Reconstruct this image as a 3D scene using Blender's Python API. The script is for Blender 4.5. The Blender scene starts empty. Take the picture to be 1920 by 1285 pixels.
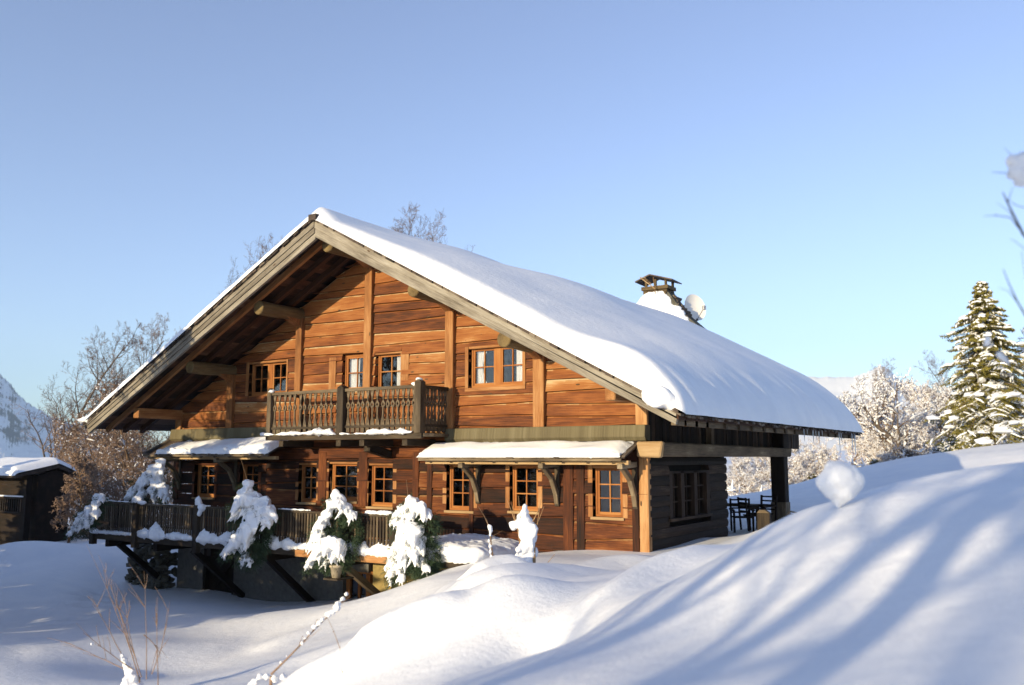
import bpy, bmesh, math, random
import numpy as np
from mathutils import Vector, Matrix, noise
R = math.radians
random.seed(7)
scn = bpy.context.scene
COL = scn.collection

# ------------------------------------------------------------------ camera model (survey of the photograph)
F, CX, CY = 1673.0, 960.0, 642.5
pit = math.atan((857-642.5)/F)
th = math.atan((2050-960)/(F/math.cos(pit)))
FWD = np.array([-math.sin(th)*math.cos(pit), math.cos(th)*math.cos(pit), math.sin(pit)])
RGT = np.array([math.cos(th), math.sin(th), 0.0])
UPV = np.cross(RGT, FWD)
def ray(x, y): return FWD+RGT*(x-CX)/F-UPV*(y-CY)/F
CAM = -ray(1215, 857)*19.5
def onY(x, y, Y=0.0):
    d = ray(x, y); return CAM+d*((Y-CAM[1])/d[1])
def atD(x, y, d): return CAM+ray(x, y)*d
def heading(x): # horizontal unit direction of an image column
    d = ray(x, 857); d = d/np.linalg.norm(d[:2]); return d

# sun
SUN_A, SUN_E = R(10), R(9.8)
SUND = Vector((math.sin(SUN_A)*math.cos(SUN_E), math.cos(SUN_A)*math.cos(SUN_E), -math.sin(SUN_E)))  # travel direction

# ------------------------------------------------------------------ materials
def newmat(name):
    m = bpy.data.materials.new(name); m.use_nodes = True
    nt = m.node_tree; b = nt.nodes['Principled BSDF']
    return m, nt, b
def N(nt, t, **kw):
    n = nt.nodes.new(t)
    for k, v in kw.items(): setattr(n, k, v)
    return n
def ramp(nt, stops):
    r = N(nt, 'ShaderNodeValToRGB'); el = r.color_ramp.elements
    while len(el) < len(stops): el.new(0.5)
    for e, (p, c) in zip(el, stops): e.position = p; e.color = (*c, 1)
    return r
def wood(name, stops, grain=.5, rough=.75, bump=.25, spots=False, sx=1.2, sy=22, w2=1.1):
    m, nt, b = newmat(name); L = nt.links.new
    at = N(nt, 'ShaderNodeAttribute'); at.attribute_name = 'g'
    ti = N(nt, 'ShaderNodeAttribute'); ti.attribute_name = 'tint'
    mp = N(nt, 'ShaderNodeMapping'); mp.inputs['Scale'].default_value = (sx, sy, sy)
    L(at.outputs['Vector'], mp.inputs['Vector'])
    nz = N(nt, 'ShaderNodeTexNoise'); nz.inputs['Scale'].default_value = 1.9; nz.inputs['Detail'].default_value = 9
    nz.inputs['Roughness'].default_value = .65; nz.inputs['Distortion'].default_value = .6
    L(mp.outputs[0], nz.inputs['Vector'])
    mp2 = N(nt, 'ShaderNodeMapping'); mp2.inputs['Scale'].default_value = (.9, 3.2, 3.2)
    L(at.outputs['Vector'], mp2.inputs['Vector'])
    n2 = N(nt, 'ShaderNodeTexNoise'); n2.inputs['Scale'].default_value = 1.1; n2.inputs['Detail'].default_value = 4
    L(mp2.outputs[0], n2.inputs['Vector'])
    # value = tint + grain*(noise-.5) + .35*(n2-.5)
    a = N(nt, 'ShaderNodeMath', operation='MULTIPLY_ADD'); a.inputs[1].default_value = grain*2; 
    L(nz.outputs[0], a.inputs[0]); L(ti.outputs['Fac'], a.inputs[2])
    c = N(nt, 'ShaderNodeMath', operation='MULTIPLY_ADD'); c.inputs[1].default_value = w2
    L(n2.outputs[0], c.inputs[0]); L(a.outputs[0], c.inputs[2])
    s = N(nt, 'ShaderNodeMath', operation='SUBTRACT'); s.inputs[1].default_value = grain+w2*.5
    L(c.outputs[0], s.inputs[0])
    r = ramp(nt, stops); L(s.outputs[0], r.inputs[0])
    out = r.outputs[0]
    if spots:
        v = N(nt, 'ShaderNodeTexVoronoi'); v.inputs['Scale'].default_value = 4.2
        mp3 = N(nt, 'ShaderNodeMapping'); mp3.inputs['Scale'].default_value = (.35, 1, 1); L(at.outputs['Vector'], mp3.inputs['Vector']); L(mp3.outputs[0], v.inputs['Vector'])
        q = N(nt, 'ShaderNodeMath', operation='LESS_THAN'); q.inputs[1].default_value = .085; L(v.outputs['Distance'], q.inputs[0])
        mx = N(nt, 'ShaderNodeMix', data_type='RGBA'); L(q.outputs[0], mx.inputs[0]); L(out, mx.inputs[6]); mx.inputs[7].default_value = (.07, .04, .02, 1)
        out = mx.outputs[2]
    L(out, b.inputs['Base Color'])
    b.inputs['Roughness'].default_value = rough
    b.inputs['Specular IOR Level'].default_value = .25
    bp = N(nt, 'ShaderNodeBump'); bp.inputs['Strength'].default_value = min(1, bump*2.2); bp.inputs['Distance'].default_value = .025
    L(nz.outputs[0], bp.inputs['Height']); L(bp.outputs[0], b.inputs['Normal'])
    return m
def plain(name, col, rough=.7, metal=0, noise_amt=.25, scale=6, bump=.1, spec=.3):
    m, nt, b = newmat(name); L = nt.links.new
    tc = N(nt, 'ShaderNodeTexCoord'); nz = N(nt, 'ShaderNodeTexNoise'); nz.inputs['Scale'].default_value = scale; nz.inputs['Detail'].default_value = 6
    L(tc.outputs['Object'], nz.inputs['Vector'])
    lo = tuple(c*(1-noise_amt) for c in col); hi = tuple(min(1, c*(1+noise_amt)) for c in col)
    r = ramp(nt, [(.3, lo), (.7, hi)]); L(nz.outputs[0], r.inputs[0]); L(r.outputs[0], b.inputs['Base Color'])
    b.inputs['Roughness'].default_value = rough; b.inputs['Metallic'].default_value = metal; b.inputs['Specular IOR Level'].default_value = spec
    if bump:
        bp = N(nt, 'ShaderNodeBump'); bp.inputs['Strength'].default_value = bump; bp.inputs['Distance'].default_value = .03
        L(nz.outputs[0], bp.inputs['Height']); L(bp.outputs[0], b.inputs['Normal'])
    return m
def snowmat(name, big=.5, fine=.35, fscale=60, rough=.55, sss=0.0):
    m, nt, b = newmat(name); L = nt.links.new
    tc = N(nt, 'ShaderNodeTexCoord')
    n1 = N(nt, 'ShaderNodeTexNoise'); n1.inputs['Scale'].default_value = 1.3; n1.inputs['Detail'].default_value = 4
    n2 = N(nt, 'ShaderNodeTexNoise'); n2.inputs['Scale'].default_value = fscale; n2.inputs['Detail'].default_value = 5; n2.inputs['Roughness'].default_value = .7
    L(tc.outputs['Object'], n1.inputs['Vector']); L(tc.outputs['Object'], n2.inputs['Vector'])
    r = ramp(nt, [(.3, (.78, .80, .84)), (.7, (.86, .865, .88))]); L(n1.outputs[0], r.inputs[0]); L(r.outputs[0], b.inputs['Base Color'])
    b.inputs['Roughness'].default_value = rough; b.inputs['Specular IOR Level'].default_value = .3
    b1 = N(nt, 'ShaderNodeBump'); b1.inputs['Strength'].default_value = big; b1.inputs['Distance'].default_value = .05
    n3 = N(nt, 'ShaderNodeTexNoise'); n3.inputs['Scale'].default_value = 7; n3.inputs['Detail'].default_value = 6; n3.inputs['Roughness'].default_value = .6; L(tc.outputs['Object'], n3.inputs['Vector'])
    b3 = N(nt, 'ShaderNodeBump'); b3.inputs['Strength'].default_value = .45; b3.inputs['Distance'].default_value = .03; L(n3.outputs[0], b3.inputs['Height'])
    b2 = N(nt, 'ShaderNodeBump'); b2.inputs['Strength'].default_value = fine; b2.inputs['Distance'].default_value = .018
    L(n1.outputs[0], b1.inputs['Height']); L(b1.outputs[0], b3.inputs['Normal']); L(b3.outputs[0], b2.inputs['Normal']); L(n2.outputs[0], b2.inputs['Height']); L(b2.outputs[0], b.inputs['Normal'])
    if sss:
        b.inputs['Subsurface Weight'].default_value = sss; b.inputs['Subsurface Radius'].default_value = (.05, .06, .08); b.inputs['Subsurface Scale'].default_value = 1
    return m
def glassmat(name, tint=(.75, .8, .85)):
    m, nt, b = newmat(name); L = nt.links.new; nt.nodes.remove(b)
    out = nt.nodes['Material Output']
    tr = N(nt, 'ShaderNodeBsdfTransparent'); tr.inputs[0].default_value = (*tint, 1)
    gl = N(nt, 'ShaderNodeBsdfGlossy'); gl.inputs['Roughness'].default_value = .02
    fr = N(nt, 'ShaderNodeFresnel'); fr.inputs[0].default_value = 1.6
    nz = N(nt, 'ShaderNodeTexNoise'); nz.inputs['Scale'].default_value = 1.5
    bp = N(nt, 'ShaderNodeBump'); bp.inputs['Strength'].default_value = .15; bp.inputs['Distance'].default_value = .02
    L(nz.outputs[0], bp.inputs['Height']); L(bp.outputs[0], gl.inputs['Normal'])
    mu = N(nt, 'ShaderNodeMath', operation='MULTIPLY'); mu.inputs[1].default_value = 2.2; L(fr.outputs[0], mu.inputs[0])
    mx = N(nt, 'ShaderNodeMixShader'); L(mu.outputs[0], mx.inputs[0]); L(tr.outputs[0], mx.inputs[1]); L(gl.outputs[0], mx.inputs[2]); L(mx.outputs[0], out.inputs[0])
    return m
ORANGE = [(0, (.03, .012, .006)), (.22, (.095, .029, .010)), (.5, (.225, .074, .020)), (.74, (.30, .122, .036)), (.9, (.40, .22, .092)), (1, (.48, .36, .21))]
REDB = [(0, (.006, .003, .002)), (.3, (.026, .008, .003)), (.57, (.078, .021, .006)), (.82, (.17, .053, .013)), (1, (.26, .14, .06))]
GREYW = [(0, (.045, .038, .03)), (.3, (.135, .115, .088)), (.6, (.235, .208, .165)), (1, (.36, .33, .275))]
M = dict(
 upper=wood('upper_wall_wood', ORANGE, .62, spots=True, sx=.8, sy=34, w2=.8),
 lower=wood('lower_wall_wood', REDB, .6, sx=.8, sy=30, w2=1.0),  # red brown boards, ground floor shade deepened in the colour
 post=wood('post_wood', [(0, (.09, .034, .012)), (.5, (.27, .115, .038)), (1, (.44, .25, .11))], .6, spots=True),
 frame=wood('window_frame_wood', [(0, (.11, .036, .010)), (.5, (.29, .105, .026)), (1, (.40, .19, .06))], .4),
 grey=wood('weathered_board_wood', GREYW, .6, spots=True),
 greyd=wood('dark_weathered_wood', [(0, (.016, .011, .008)), (.4, (.06, .044, .028)), (.75, (.15, .112, .07)), (1, (.30, .24, .16))], .4),
 dark=wood('dark_side_wood', [(0, (.004, .003, .002)), (.4, (.014, .008, .005)), (.8, (.034, .019, .011)), (1, (.085, .055, .034))], .5),  # dark wood with the side wall's shade deepened in its tones
 soffit=wood('soffit_wood', [(0, (.008, .005, .004)), (.4, (.04, .017, .009)), (.8, (.085, .036, .018)), (1, (.14, .075, .04))], .45),  # underside boards, darkened further to put in roof shade
 beam=wood('pale_beam_wood', [(0, (.13, .075, .035)), (.5, (.30, .19, .09)), (1, (.42, .30, .17))], .3),
 log=wood('log_wood', [(0, (.04, .025, .012)), (.45, (.13, .09, .04)), (.8, (.22, .16, .07)), (1, (.3, .24, .12))], .4),
 band=wood('floor_band_wood', [(0, (.05, .04, .024)), (.5, (.12, .10, .055)), (1, (.2, .175, .11))], .5),
 shingle=wood('roof_shingle_wood', [(0, (.02, .015, .012)), (.5, (.07, .05, .04)), (1, (.17, .14, .11))], .5, sx=4, sy=6),
 snow=snowmat('settled_snow', .5, .45, 38),
 snowroof=snowmat('roof_snow', .25, .3, 50),
 snowclump=snowmat('clinging_snow', .6, .5, 45),
 stucco=plain('grey_stucco', (.13, .125, .115), .9, noise_amt=.18, scale=9, bump=.3),  # grey lowered to carry the shade under the deck
 ochre=plain('ochre_stucco', (.25, .19, .075), .9, noise_amt=.18, scale=9, bump=.3),
 stone=plain('field_stone', (.09, .085, .065), .9, noise_amt=.5, scale=5, bump=.6),
 glass=glassmat('window_glass'),
 curtain=plain('curtain_cloth', (.75, .70, .66), .9, noise_amt=.06, bump=0),
 black=plain('dark_interior', (.02, .017, .015), .95, noise_amt=.1, bump=0, spec=.05),
 bark=plain('brown_bark', (.15, .095, .055), .9, noise_amt=.45, scale=8, bump=.3),
 barkg=plain('grey_bark', (.09, .07, .055), .9, noise_amt=.4, scale=8, bump=.3),
 twig=plain('reddish_twig', (.30, .18, .09), .85, noise_amt=.3, scale=12, bump=0),
 twigb=plain('dry_brown_twig', (.23, .155, .11), .85, noise_amt=.3, scale=12, bump=0),
 twigg=plain('grey_twig', (.16, .12, .10), .85, noise_amt=.3, scale=12, bump=0),
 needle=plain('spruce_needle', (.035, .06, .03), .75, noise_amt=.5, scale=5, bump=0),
 needleg=plain('olive_spruce_needle', (.18, .155, .03), .75, noise_amt=.45, scale=2, bump=0),  # even olive yellow needle colour
 dish=plain('dish_enamel', (.72, .70, .66), .45, noise_amt=.03, scale=3, bump=0),
 metal=plain('grey_metal', (.35, .35, .36), .45, metal=.6, noise_amt=.1, bump=0),
 darkmetal=plain('dark_metal', (.03, .03, .035), .5, noise_amt=.1, bump=0),
 pot=plain('clay_pot', (.40, .34, .25), .8, noise_amt=.1, bump=.1),
 red=plain('red_cloth', (.6, .03, .03), .8, noise_amt=.1, bump=0),
 yellow=plain('yellow_cloth', (.65, .36, .04), .8, noise_amt=.1, bump=0),
)
icem, nt_, b_ = newmat('icicle_ice'); b_.inputs['Base Color'].default_value = (.75, .83, .92, 1); b_.inputs['Roughness'].default_value = .1; b_.inputs['Transmission Weight'].default_value = .6; b_.inputs['IOR'].default_value = 1.31; M['ice'] = icem

# ------------------------------------------------------------------ mesh builder
CLOUD = bpy.data.textures.new('lumps', 'CLOUDS'); CLOUD.noise_scale = .13; CLOUD.noise_depth = 2
class MB:
    def __init__(s): s.v = []; s.f = []; s.g = []; s.t = []
    def _add(s, vs, fs, g, tint):
        o = len(s.v); s.v += [tuple(p) for p in vs]; s.g += [tuple(p) for p in g]; s.t += [tint]*len(vs)
        s.f += [tuple(i+o for i in q) for q in fs]
    def hexa(s, P, tint=None, long=None):
        """8 corners: bottom 4 (ccw seen from above), top 4"""
        P = [Vector(p) for p in P]; tint = random.random() if tint is None else tint
        ax = [P[1]-P[0], P[3]-P[0], P[4]-P[0]]
        if long is None: long = max(range(3), key=lambda i: ax[i].length)
        u = ax[long].normalized(); oth = [ax[i].normalized() for i in range(3) if i != long]
        off = Vector((random.uniform(0, 50), random.uniform(0, 50), random.uniform(0, 50)))
        g = [Vector((p.dot(u), p.dot(oth[0]), p.dot(oth[1])))+off for p in P]
        s._add(P, [(0, 3, 2, 1), (4, 5, 6, 7), (0, 1, 5, 4), (1, 2, 6, 5), (2, 3, 7, 6), (3, 0, 4, 7)], g, tint)
    def box(s, x0, x1, y0, y1, z0, z1, tint=None, long=None):
        s.hexa([(x0, y0, z0), (x1, y0, z0), (x1, y1, z0), (x0, y1, z0), (x0, y0, z1), (x1, y0, z1), (x1, y1, z1), (x0, y1, z1)], tint, long)
    def beam(s, a, b, w, h, up=(0, 0, 1), tint=None):
        a, b = Vector(a), Vector(b); d = (b-a).normalized(); upv = Vector(up)
        sd = d.cross(upv); sd = sd.normalized() if sd.length > 1e-5 else Vector((1, 0, 0)); u = sd.cross(d).normalized()
        q = [sd*(i*w/2)+u*(j*h/2) for i, j in ((-1, -1), (1, -1), (1, 1), (-1, 1))]
        P = [a+q[0], b+q[0], b+q[1], a+q[1], a+q[3], b+q[3], b+q[2], a+q[2]]
        s.hexa(P, tint, 0)
    def poly(s, pts, ext, tint=None, u=(1, 0, 0)):
        """prism: polygon pts (3D) extruded by vector ext"""
        tint = random.random() if tint is None else tint
        pts = [Vector(p) for p in pts]; e = Vector(ext); n = len(pts); u = Vector(u).normalized(); w = e.normalized(); c = w.cross(u)
        P = pts+[p+e for p in pts]; off = Vector([random.uniform(0, 50) for _ in range(3)])
        g = [Vector((p.dot(u), p.dot(c), p.dot(w)))+off for p in P]
        s._add(P, [tuple(range(n))[::-1], tuple(range(n, 2*n))]+[(i, (i+1) % n, n+(i+1) % n, n+i) for i in range(n)], g, tint)
    def tube(s, pts, rad, n=6, tint=None, caps=True):
        tint = random.random() if tint is None else tint
        pts = [Vector(p) for p in pts]; k = len(pts)
        if not hasattr(rad, '__len__'): rad = [rad]*k
        vs = []; g = []; L = 0; off = random.uniform(0, 50); prev = None
        for i, p in enumerate(pts):
            d = (pts[min(i+1, k-1)]-pts[max(i-1, 0)]).normalized()
            a = d.orthogonal().normalized() if prev is None else (prev-d*prev.dot(d)).normalized()
            prev = a; b = d.cross(a)
            if i: L += (p-pts[i-1]).length
            for j in range(n):
                an = 2*math.pi*j/n; q = (a*math.cos(an)+b*math.sin(an))*rad[i]
                vs.append(p+q); g.append((L+off, q.x+off, q.y+q.z))
        fs = [(i*n+j, i*n+(j+1) % n, (i+1)*n+(j+1) % n, (i+1)*n+j) for i in range(k-1) for j in range(n)]
        if caps: fs += [tuple(range(n))[::-1], tuple(range((k-1)*n, k*n))]
        s._add(vs, fs, g, tint)
    def blob(s, c, r, sub=2, jit=.12, seed=None):
        t = ICO[sub]; c = Vector(c)
        if not hasattr(r, '__len__'): r = (r, r, r)
        o = Vector([random.uniform(0, 90) for _ in range(3)])
        vs = [c+Vector((v.x*r[0], v.y*r[1], v.z*r[2]))*(1+jit*2*noise.noise(v*1.3+o)) for v in t[0]]
        s._add(vs, t[1], vs, .5)
    def grid(s, P, tint=.5):
        n, m = len(P), len(P[0]); vs = [p for row in P for p in row]
        s._add(vs, [(i*m+j, i*m+j+1, (i+1)*m+j+1, (i+1)*m+j) for i in range(n-1) for j in range(m-1)], vs, tint)
    def tri(s, a, b, c, tint=.5):
        s._add([a, b, c], [(0, 1, 2)], [a, b, c], tint)
    def build(s, name, mat, parent=None, smooth=False, bevel=0, remesh=0, thing=None):
        me = bpy.data.meshes.new(name); me.from_pydata(s.v, [], s.f); 
        a = me.attributes.new('g', 'FLOAT_VECTOR', 'POINT'); a.data.foreach_set('vector', np.array(s.g, 'f').ravel())
        a = me.attributes.new('tint', 'FLOAT', 'POINT'); a.data.foreach_set('value', np.array(s.t, 'f'))
        if smooth: me.polygons.foreach_set('use_smooth', [True]*len(me.polygons))
        me.materials.append(M[mat] if isinstance(mat, str) else mat)
        o = bpy.data.objects.new(name, me); COL.objects.link(o)
        if parent is not None: o.parent = parent; o.matrix_parent_inverse = Matrix.Translation(-world_loc(parent))
        if bevel:
            b = o.modifiers.new('b', 'BEVEL'); b.width = bevel; b.segments = 1; b.limit_method = 'ANGLE'
        if remesh:
            b = o.modifiers.new('r', 'REMESH'); b.mode = 'VOXEL'; b.voxel_size = remesh; b.use_smooth_shade = True
            c = o.modifiers.new('s', 'SMOOTH'); c.iterations = 3; c.factor = .6
            d = o.modifiers.new('d', 'DISPLACE'); d.texture = CLOUD; d.texture_coords = 'GLOBAL'; d.strength = min(.07, remesh*2.0); d.mid_level = .5
        return o
def world_loc(o):   # meshes are built in world coordinates: only an Empty (or a moved thing) is off the origin
    return o.location.copy() if o.parent is None else Vector((0, 0, 0))
def _ico(sub):
    bm = bmesh.new(); bmesh.ops.create_icosphere(bm, subdivisions=sub, radius=1)
    r = ([v.co.copy() for v in bm.verts], [tuple(v.index for v in f.verts) for f in bm.faces]); bm.free(); return r
ICO = {i: _ico(i) for i in (1, 2, 3)}
def tag(o, label=None, cat=None, group=None, kind=None):
    if label: o['label'] = label
    if cat: o['category'] = cat
    if group: o['group'] = group
    if kind: o['kind'] = kind
    return o
def empty(name, loc, label, cat, group=None):
    o = bpy.data.objects.new(name, None); COL.objects.link(o); o.location = tuple(loc); o.empty_display_size = .3
    return tag(o, label, cat, group)
def fnoise(x, y, z=0, s=1.0): return noise.noise(Vector((x*s, y*s, z)))

# ------------------------------------------------------------------ terrain
cps = []
def cp(px, py, d): cps.append(tuple(atD(px, py, d)))
def cw(x, y, z): cps.append((x, y, z))
for a in [  # crest of the near bank
 (950, 1285, 5.2), (1060, 1215, 6.0), (1200, 1120, 7.6), (1320, 1062, 8.6), (1400, 1027, 8.6), (1440, 995, 8.2), (1510, 968, 7.6), (1610, 936, 7.2), (1760, 893, 7.8), (1920, 868, 8.4)]: cp(*a)
for a in [  # body of the near bank
 (1200, 1285, 4.7), (1500, 1285, 3.9), (1920, 1285, 3.0), (1300, 1180, 5.8), (1500, 1140, 5.0), (1700, 1140, 4.4), (1920, 1120, 3.9),
 (1500, 1050, 6.2), (1700, 1010, 5.6), (1920, 980, 5.2), (1650, 960, 6.6), (1800, 930, 6.7), (1920, 905, 6.8)]: cp(*a)
for a in [(1500, 1000, 13), (1440, 1020, 14), (1610, 965, 14), (1760, 925, 15), (1920, 900, 15), (1400, 1034, 14.5), (1560, 955, 19), (1700, 925, 25), (1900, 900, 25)]: cp(*a)
for a in [  # behind the crest, hollow towards the house
 (1215, 1041, 18.8), (1120, 1062, 17.2), (1290, 1046, 17), (1000, 1042, 18.8), (1160, 1090, 14.2), (1080, 1075, 16), (1250, 1072, 14.5)]: cp(*a)
for a in [  # mounds in the middle
 (985, 1082, 15.3), (920, 1090, 15.2), (860, 1120, 13.6), (1100, 1100, 13), (1040, 1120, 12), (1000, 1170, 9.6), (1100, 1160, 9.6), (950, 1150, 11.5), (870, 1160, 12),
 (820, 1090, 17.2), (760, 1108, 17.5), (700, 1122, 18), (780, 1160, 13.6), (850, 1215, 10.5), (720, 1215, 12), (930, 1235, 8.4), (1010, 1215, 8.1), (860, 1265, 7.8), (700, 1275, 9.3), (760, 1245, 9.8), (600, 1260, 11.2), (500, 1280, 11.6)]: cp(*a)
for a in [  # low plain on the left
 (640, 1160, 17.2), (560, 1200, 15.5), (620, 1130, 20.5), (500, 1150, 19.5), (350, 1200, 17.6), (350, 1260, 15), (200, 1270, 14.2), (0, 1285, 13), (0, 1180, 18.5), (150, 1150, 22), (300, 1130, 23.5),
 (0, 1090, 26), (120, 1060, 29), (200, 1040, 31), (240, 1022, 34), (130, 1017, 37), (0, 1030, 36), (-200, 1100, 26), (-300, 1200, 17)]: cp(*a)
for a in [(-17.5, -.3, -3.95), (-14.7, -.2, -4.0), (-11.8, -.2, -4.02), (-9.3, -.2, -3.85), (-7.8, -.2, -3.6), (-6.2, -.2, -3.2), (-5, -.5, -2.75), (-4, -.3, -2.42), (-3.2, 0, -2.3),
 (-17.5, 3, -3.6), (-20, 6, -3.4), (-10, 6, -3.4), (-3, 5, -2.25), (-1, 3, -2.1), (0.6, .8, -2.08), (.5, 4, -2.12), (.2, 9.3, -1.95), (2, 7, -1.85), (3, 4, -1.75), (0, 13, -2.1), (-8, 14, -2.8),
 (-22, -4, -4.05), (-14, -6, -4.0), (8.2, -18.1, -1.62), (11, -18, -1.1), (8, -24, -1.8), (14, -24, -1.2), (3, -20, -2.4), (-4, -20, -3.4), (-14, -20, -4.0), (2, -28, -2.6), (16, -14, -.1), (20, -6, -.1), (15, 2, -.7), (25, 5, -.4)]: cw(*a)
for a in [(1370, 1000, 30), (1370, 935, 48), (1480, 915, 50), (1560, 900, 52), (1700, 893, 55), (1850, 875, 60), (1920, 868, 62)]: cp(*a)
for a in [(-30, 25, -4.5), (-20, 35, -4), (-5, 40, -3), (-45, 0, -4.6), (-40, -25, -4.5), (0, -50, -3), (-30, -50, -4.5), (30, -45, -1.5), (40, 0, -.5), (45, 40, -.2), (15, 60, -.4), (-15, 65, -3), (-60, 40, -6), (60, -40, -1)]: cw(*a)
CP = np.array(cps)
def tps_fit(P, lam):
    n = len(P); X = P[:, :2]; d = np.linalg.norm(X[:, None]-X[None], axis=2)
    K = np.where(d > 0, d*d*np.log(d+1e-12), 0)+lam*np.eye(n); Q = np.hstack([np.ones((n, 1)), X])
    A = np.block([[K, Q], [Q.T, np.zeros((3, 3))]]); return np.linalg.solve(A, np.concatenate([P[:, 2], np.zeros(3)]))
WT = tps_fit(CP, .25)
_rng = np.random.RandomState(3)
WAVES = [(_rng.uniform(-1, 1, 2)*k, _rng.uniform(0, 6.28), a) for k, a in [(1.0, .035), (1.3, .03), (1.9, .022), (2.4, .02), (3.3, .010), (.6, .05), (.45, .05)]]
def sstep(a, b, x): t = np.clip((x-a)/(b-a), 0, 1); return t*t*(3-2*t)
MOUNDS = []   # (x, y, sx, sy, rot, h)
def mound(px, py, d, sx, sy, rot, h):
    p = atD(px, py, d); MOUNDS.append((p[0], p[1], sx, sy, rot, h))
mound(1000, 1180, 10, .8, .55, .9, .16); mound(880, 1240, 9, .8, .5, .8, .12); mound(1090, 1140, 11.5, .7, 1.4, .3, .10)
mound(985, 1085, 15.2, .5, .45, 0, .16); mound(900, 1105, 14.6, .8, .3, .5, .16); mound(760, 1190, 13, .35, 1.6, -1.0, .10)
mound(1500, 968, 7.7, .2, .35, .3, .05); mound(1430, 1000, 8.3, .2, .4, .3, .06); mound(1240, 1095, 12, .35, .9, -.5, .07)
mound(15, 1000, 31, 1.2, 1.5, 0, .75); mound(700, 1118, 17.6, 1.2, .5, 0, .12)
LINES = []    # (points, width, height, step?)
def drift(pts, w, h, step=False): LINES.append(([atD(*p)[:2] for p in pts], w, h, step))
drift([(640, 1276, 9.3), (690, 1248, 10.0), (760, 1195, 11.8), (820, 1150, 13.2), (885, 1108, 14.6)], .12, .24, True)
drift([(540, 1275, 10.2), (650, 1256, 9.8), (760, 1244, 9.6), (860, 1228, 9.5)], .26, .36)
mound(925, 1205, 9.9, .5, .36, .9, .26); mound(860, 1170, 12, .6, .5, .6, .14)
drift([(840, 1178, 11.8), (930, 1150, 11.8), (1010, 1122, 12.6), (1110, 1092, 13.4)], .42, .24)
drift([(1075, 1205, 7.7), (1130, 1165, 8.6), (1200, 1128, 9.6), (1290, 1088, 10.6), (1350, 1058, 12)], .24, .26)
drift([(1060, 1078, 15.5), (1130, 1060, 16.4), (1220, 1052, 17)], .35, .20)
drift([(870, 1118, 14.3), (930, 1098, 14.8), (985, 1088, 15.0)], .22, .22)
drift([(900, 1285, 6.8), (985, 1250, 7.4), (1045, 1195, 8.7)], .30, -.36)
drift([(480, 1200, 15.8), (600, 1168, 16.4), (700, 1135, 17.3)], .6, .16)
drift([(40, 1235, 16), (250, 1205, 17), (450, 1190, 17)], .8, .12)
def ground(x, y):
    x = np.asarray(x, float); y = np.asarray(y, float); sh = x.shape; x = x.ravel(); y = y.ravel()
    z = np.full(x.shape, WT[-3])+WT[-2]*x+WT[-1]*y
    for i, (cx, cy, _) in enumerate(CP):
        r2 = (x-cx)**2+(y-cy)**2; z += WT[i]*.5*r2*np.log(r2+1e-12)
    d0 = np.hypot(x, y+5)
    k = sstep(55, 80, d0)
    hx, hy = x-CAM[0], y-CAM[1]; dist = np.hypot(hx, hy)
    hd = np.degrees(np.arctan2(hx, hy))
    far = np.where(hd > -35, -.6, -5.0)
    s2 = sstep(-50, -22, hd); far = -7-(dist-70).clip(0, 600)*.05*(1-s2)+(6.2+ (dist-70).clip(0, 400)*.01)*s2
    z = z*(1-k)+far*k
    near = 1-sstep(30, 60, d0)
    for w, p, a in WAVES: z += a*np.sin(w[0]*x+w[1]*y+p)*near
    for mx, my, sx, sy, rot, h in MOUNDS:
        c, s = math.cos(rot), math.sin(rot); u = (x-mx)*c+(y-my)*s; v = -(x-mx)*s+(y-my)*c
        z += h*np.exp(-.5*((u/sx)**2+(v/sy)**2))
    for pl, w, h, stp in LINES:
        best = np.full(x.shape, 1e9); sg = np.zeros(x.shape); en = np.zeros(x.shape); m = len(pl)-1
        for i, (a, b) in enumerate(zip(pl[:-1], pl[1:])):
            dx, dy = b[0]-a[0], b[1]-a[1]; L = math.hypot(dx, dy); tt = ((x-a[0])*dx+(y-a[1])*dy)/L/L; tc = np.clip(tt, 0, 1)
            dd = np.hypot(x-a[0]-dx*tc, y-a[1]-dy*tc); cr = ((y-a[1])*dx-(x-a[0])*dy)/L; hit = dd < best
            best = np.where(hit, dd, best); sg = np.where(hit, cr, sg); en = np.where(hit, (i+tc)/m, en)
        ef = np.sqrt(np.clip(en*(1-en)*4, 0, 1))
        if stp: z += h*ef*(1/(1+np.exp(np.clip(sg/w, -20, 20)*2.2)))*np.exp(-.5*(np.maximum(0, best)/1.4)**2)
        else: z += h*ef*np.exp(-.5*(best/w)**2)
    # trodden hollows on the left plain
    for i, (px, py, dd) in enumerate(TRACKS):
        z += -.22*np.exp(-((x-px)**2+(y-py)**2)/(2*.13**2))+.035*np.exp(-((x-px)**2+(y-py)**2)/(2*.3**2))
    return z.reshape(sh)
TRACKS = []
for px, py, d in [(160, 1100, 25.5), (172, 1112, 24.8), (165, 1125, 24), (185, 1135, 23.2), (168, 1142, 22.8), (192, 1095, 25.8), (205, 1110, 24.8), (150, 1150, 22.3), (120, 1163, 21.5), (215, 1128, 23.6), (180, 1085, 26.3)]:
    p = atD(px, py, d); TRACKS.append((p[0], p[1], d))
def gz(x, y): return float(ground(np.array([x]), np.array([y]))[0])
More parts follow.
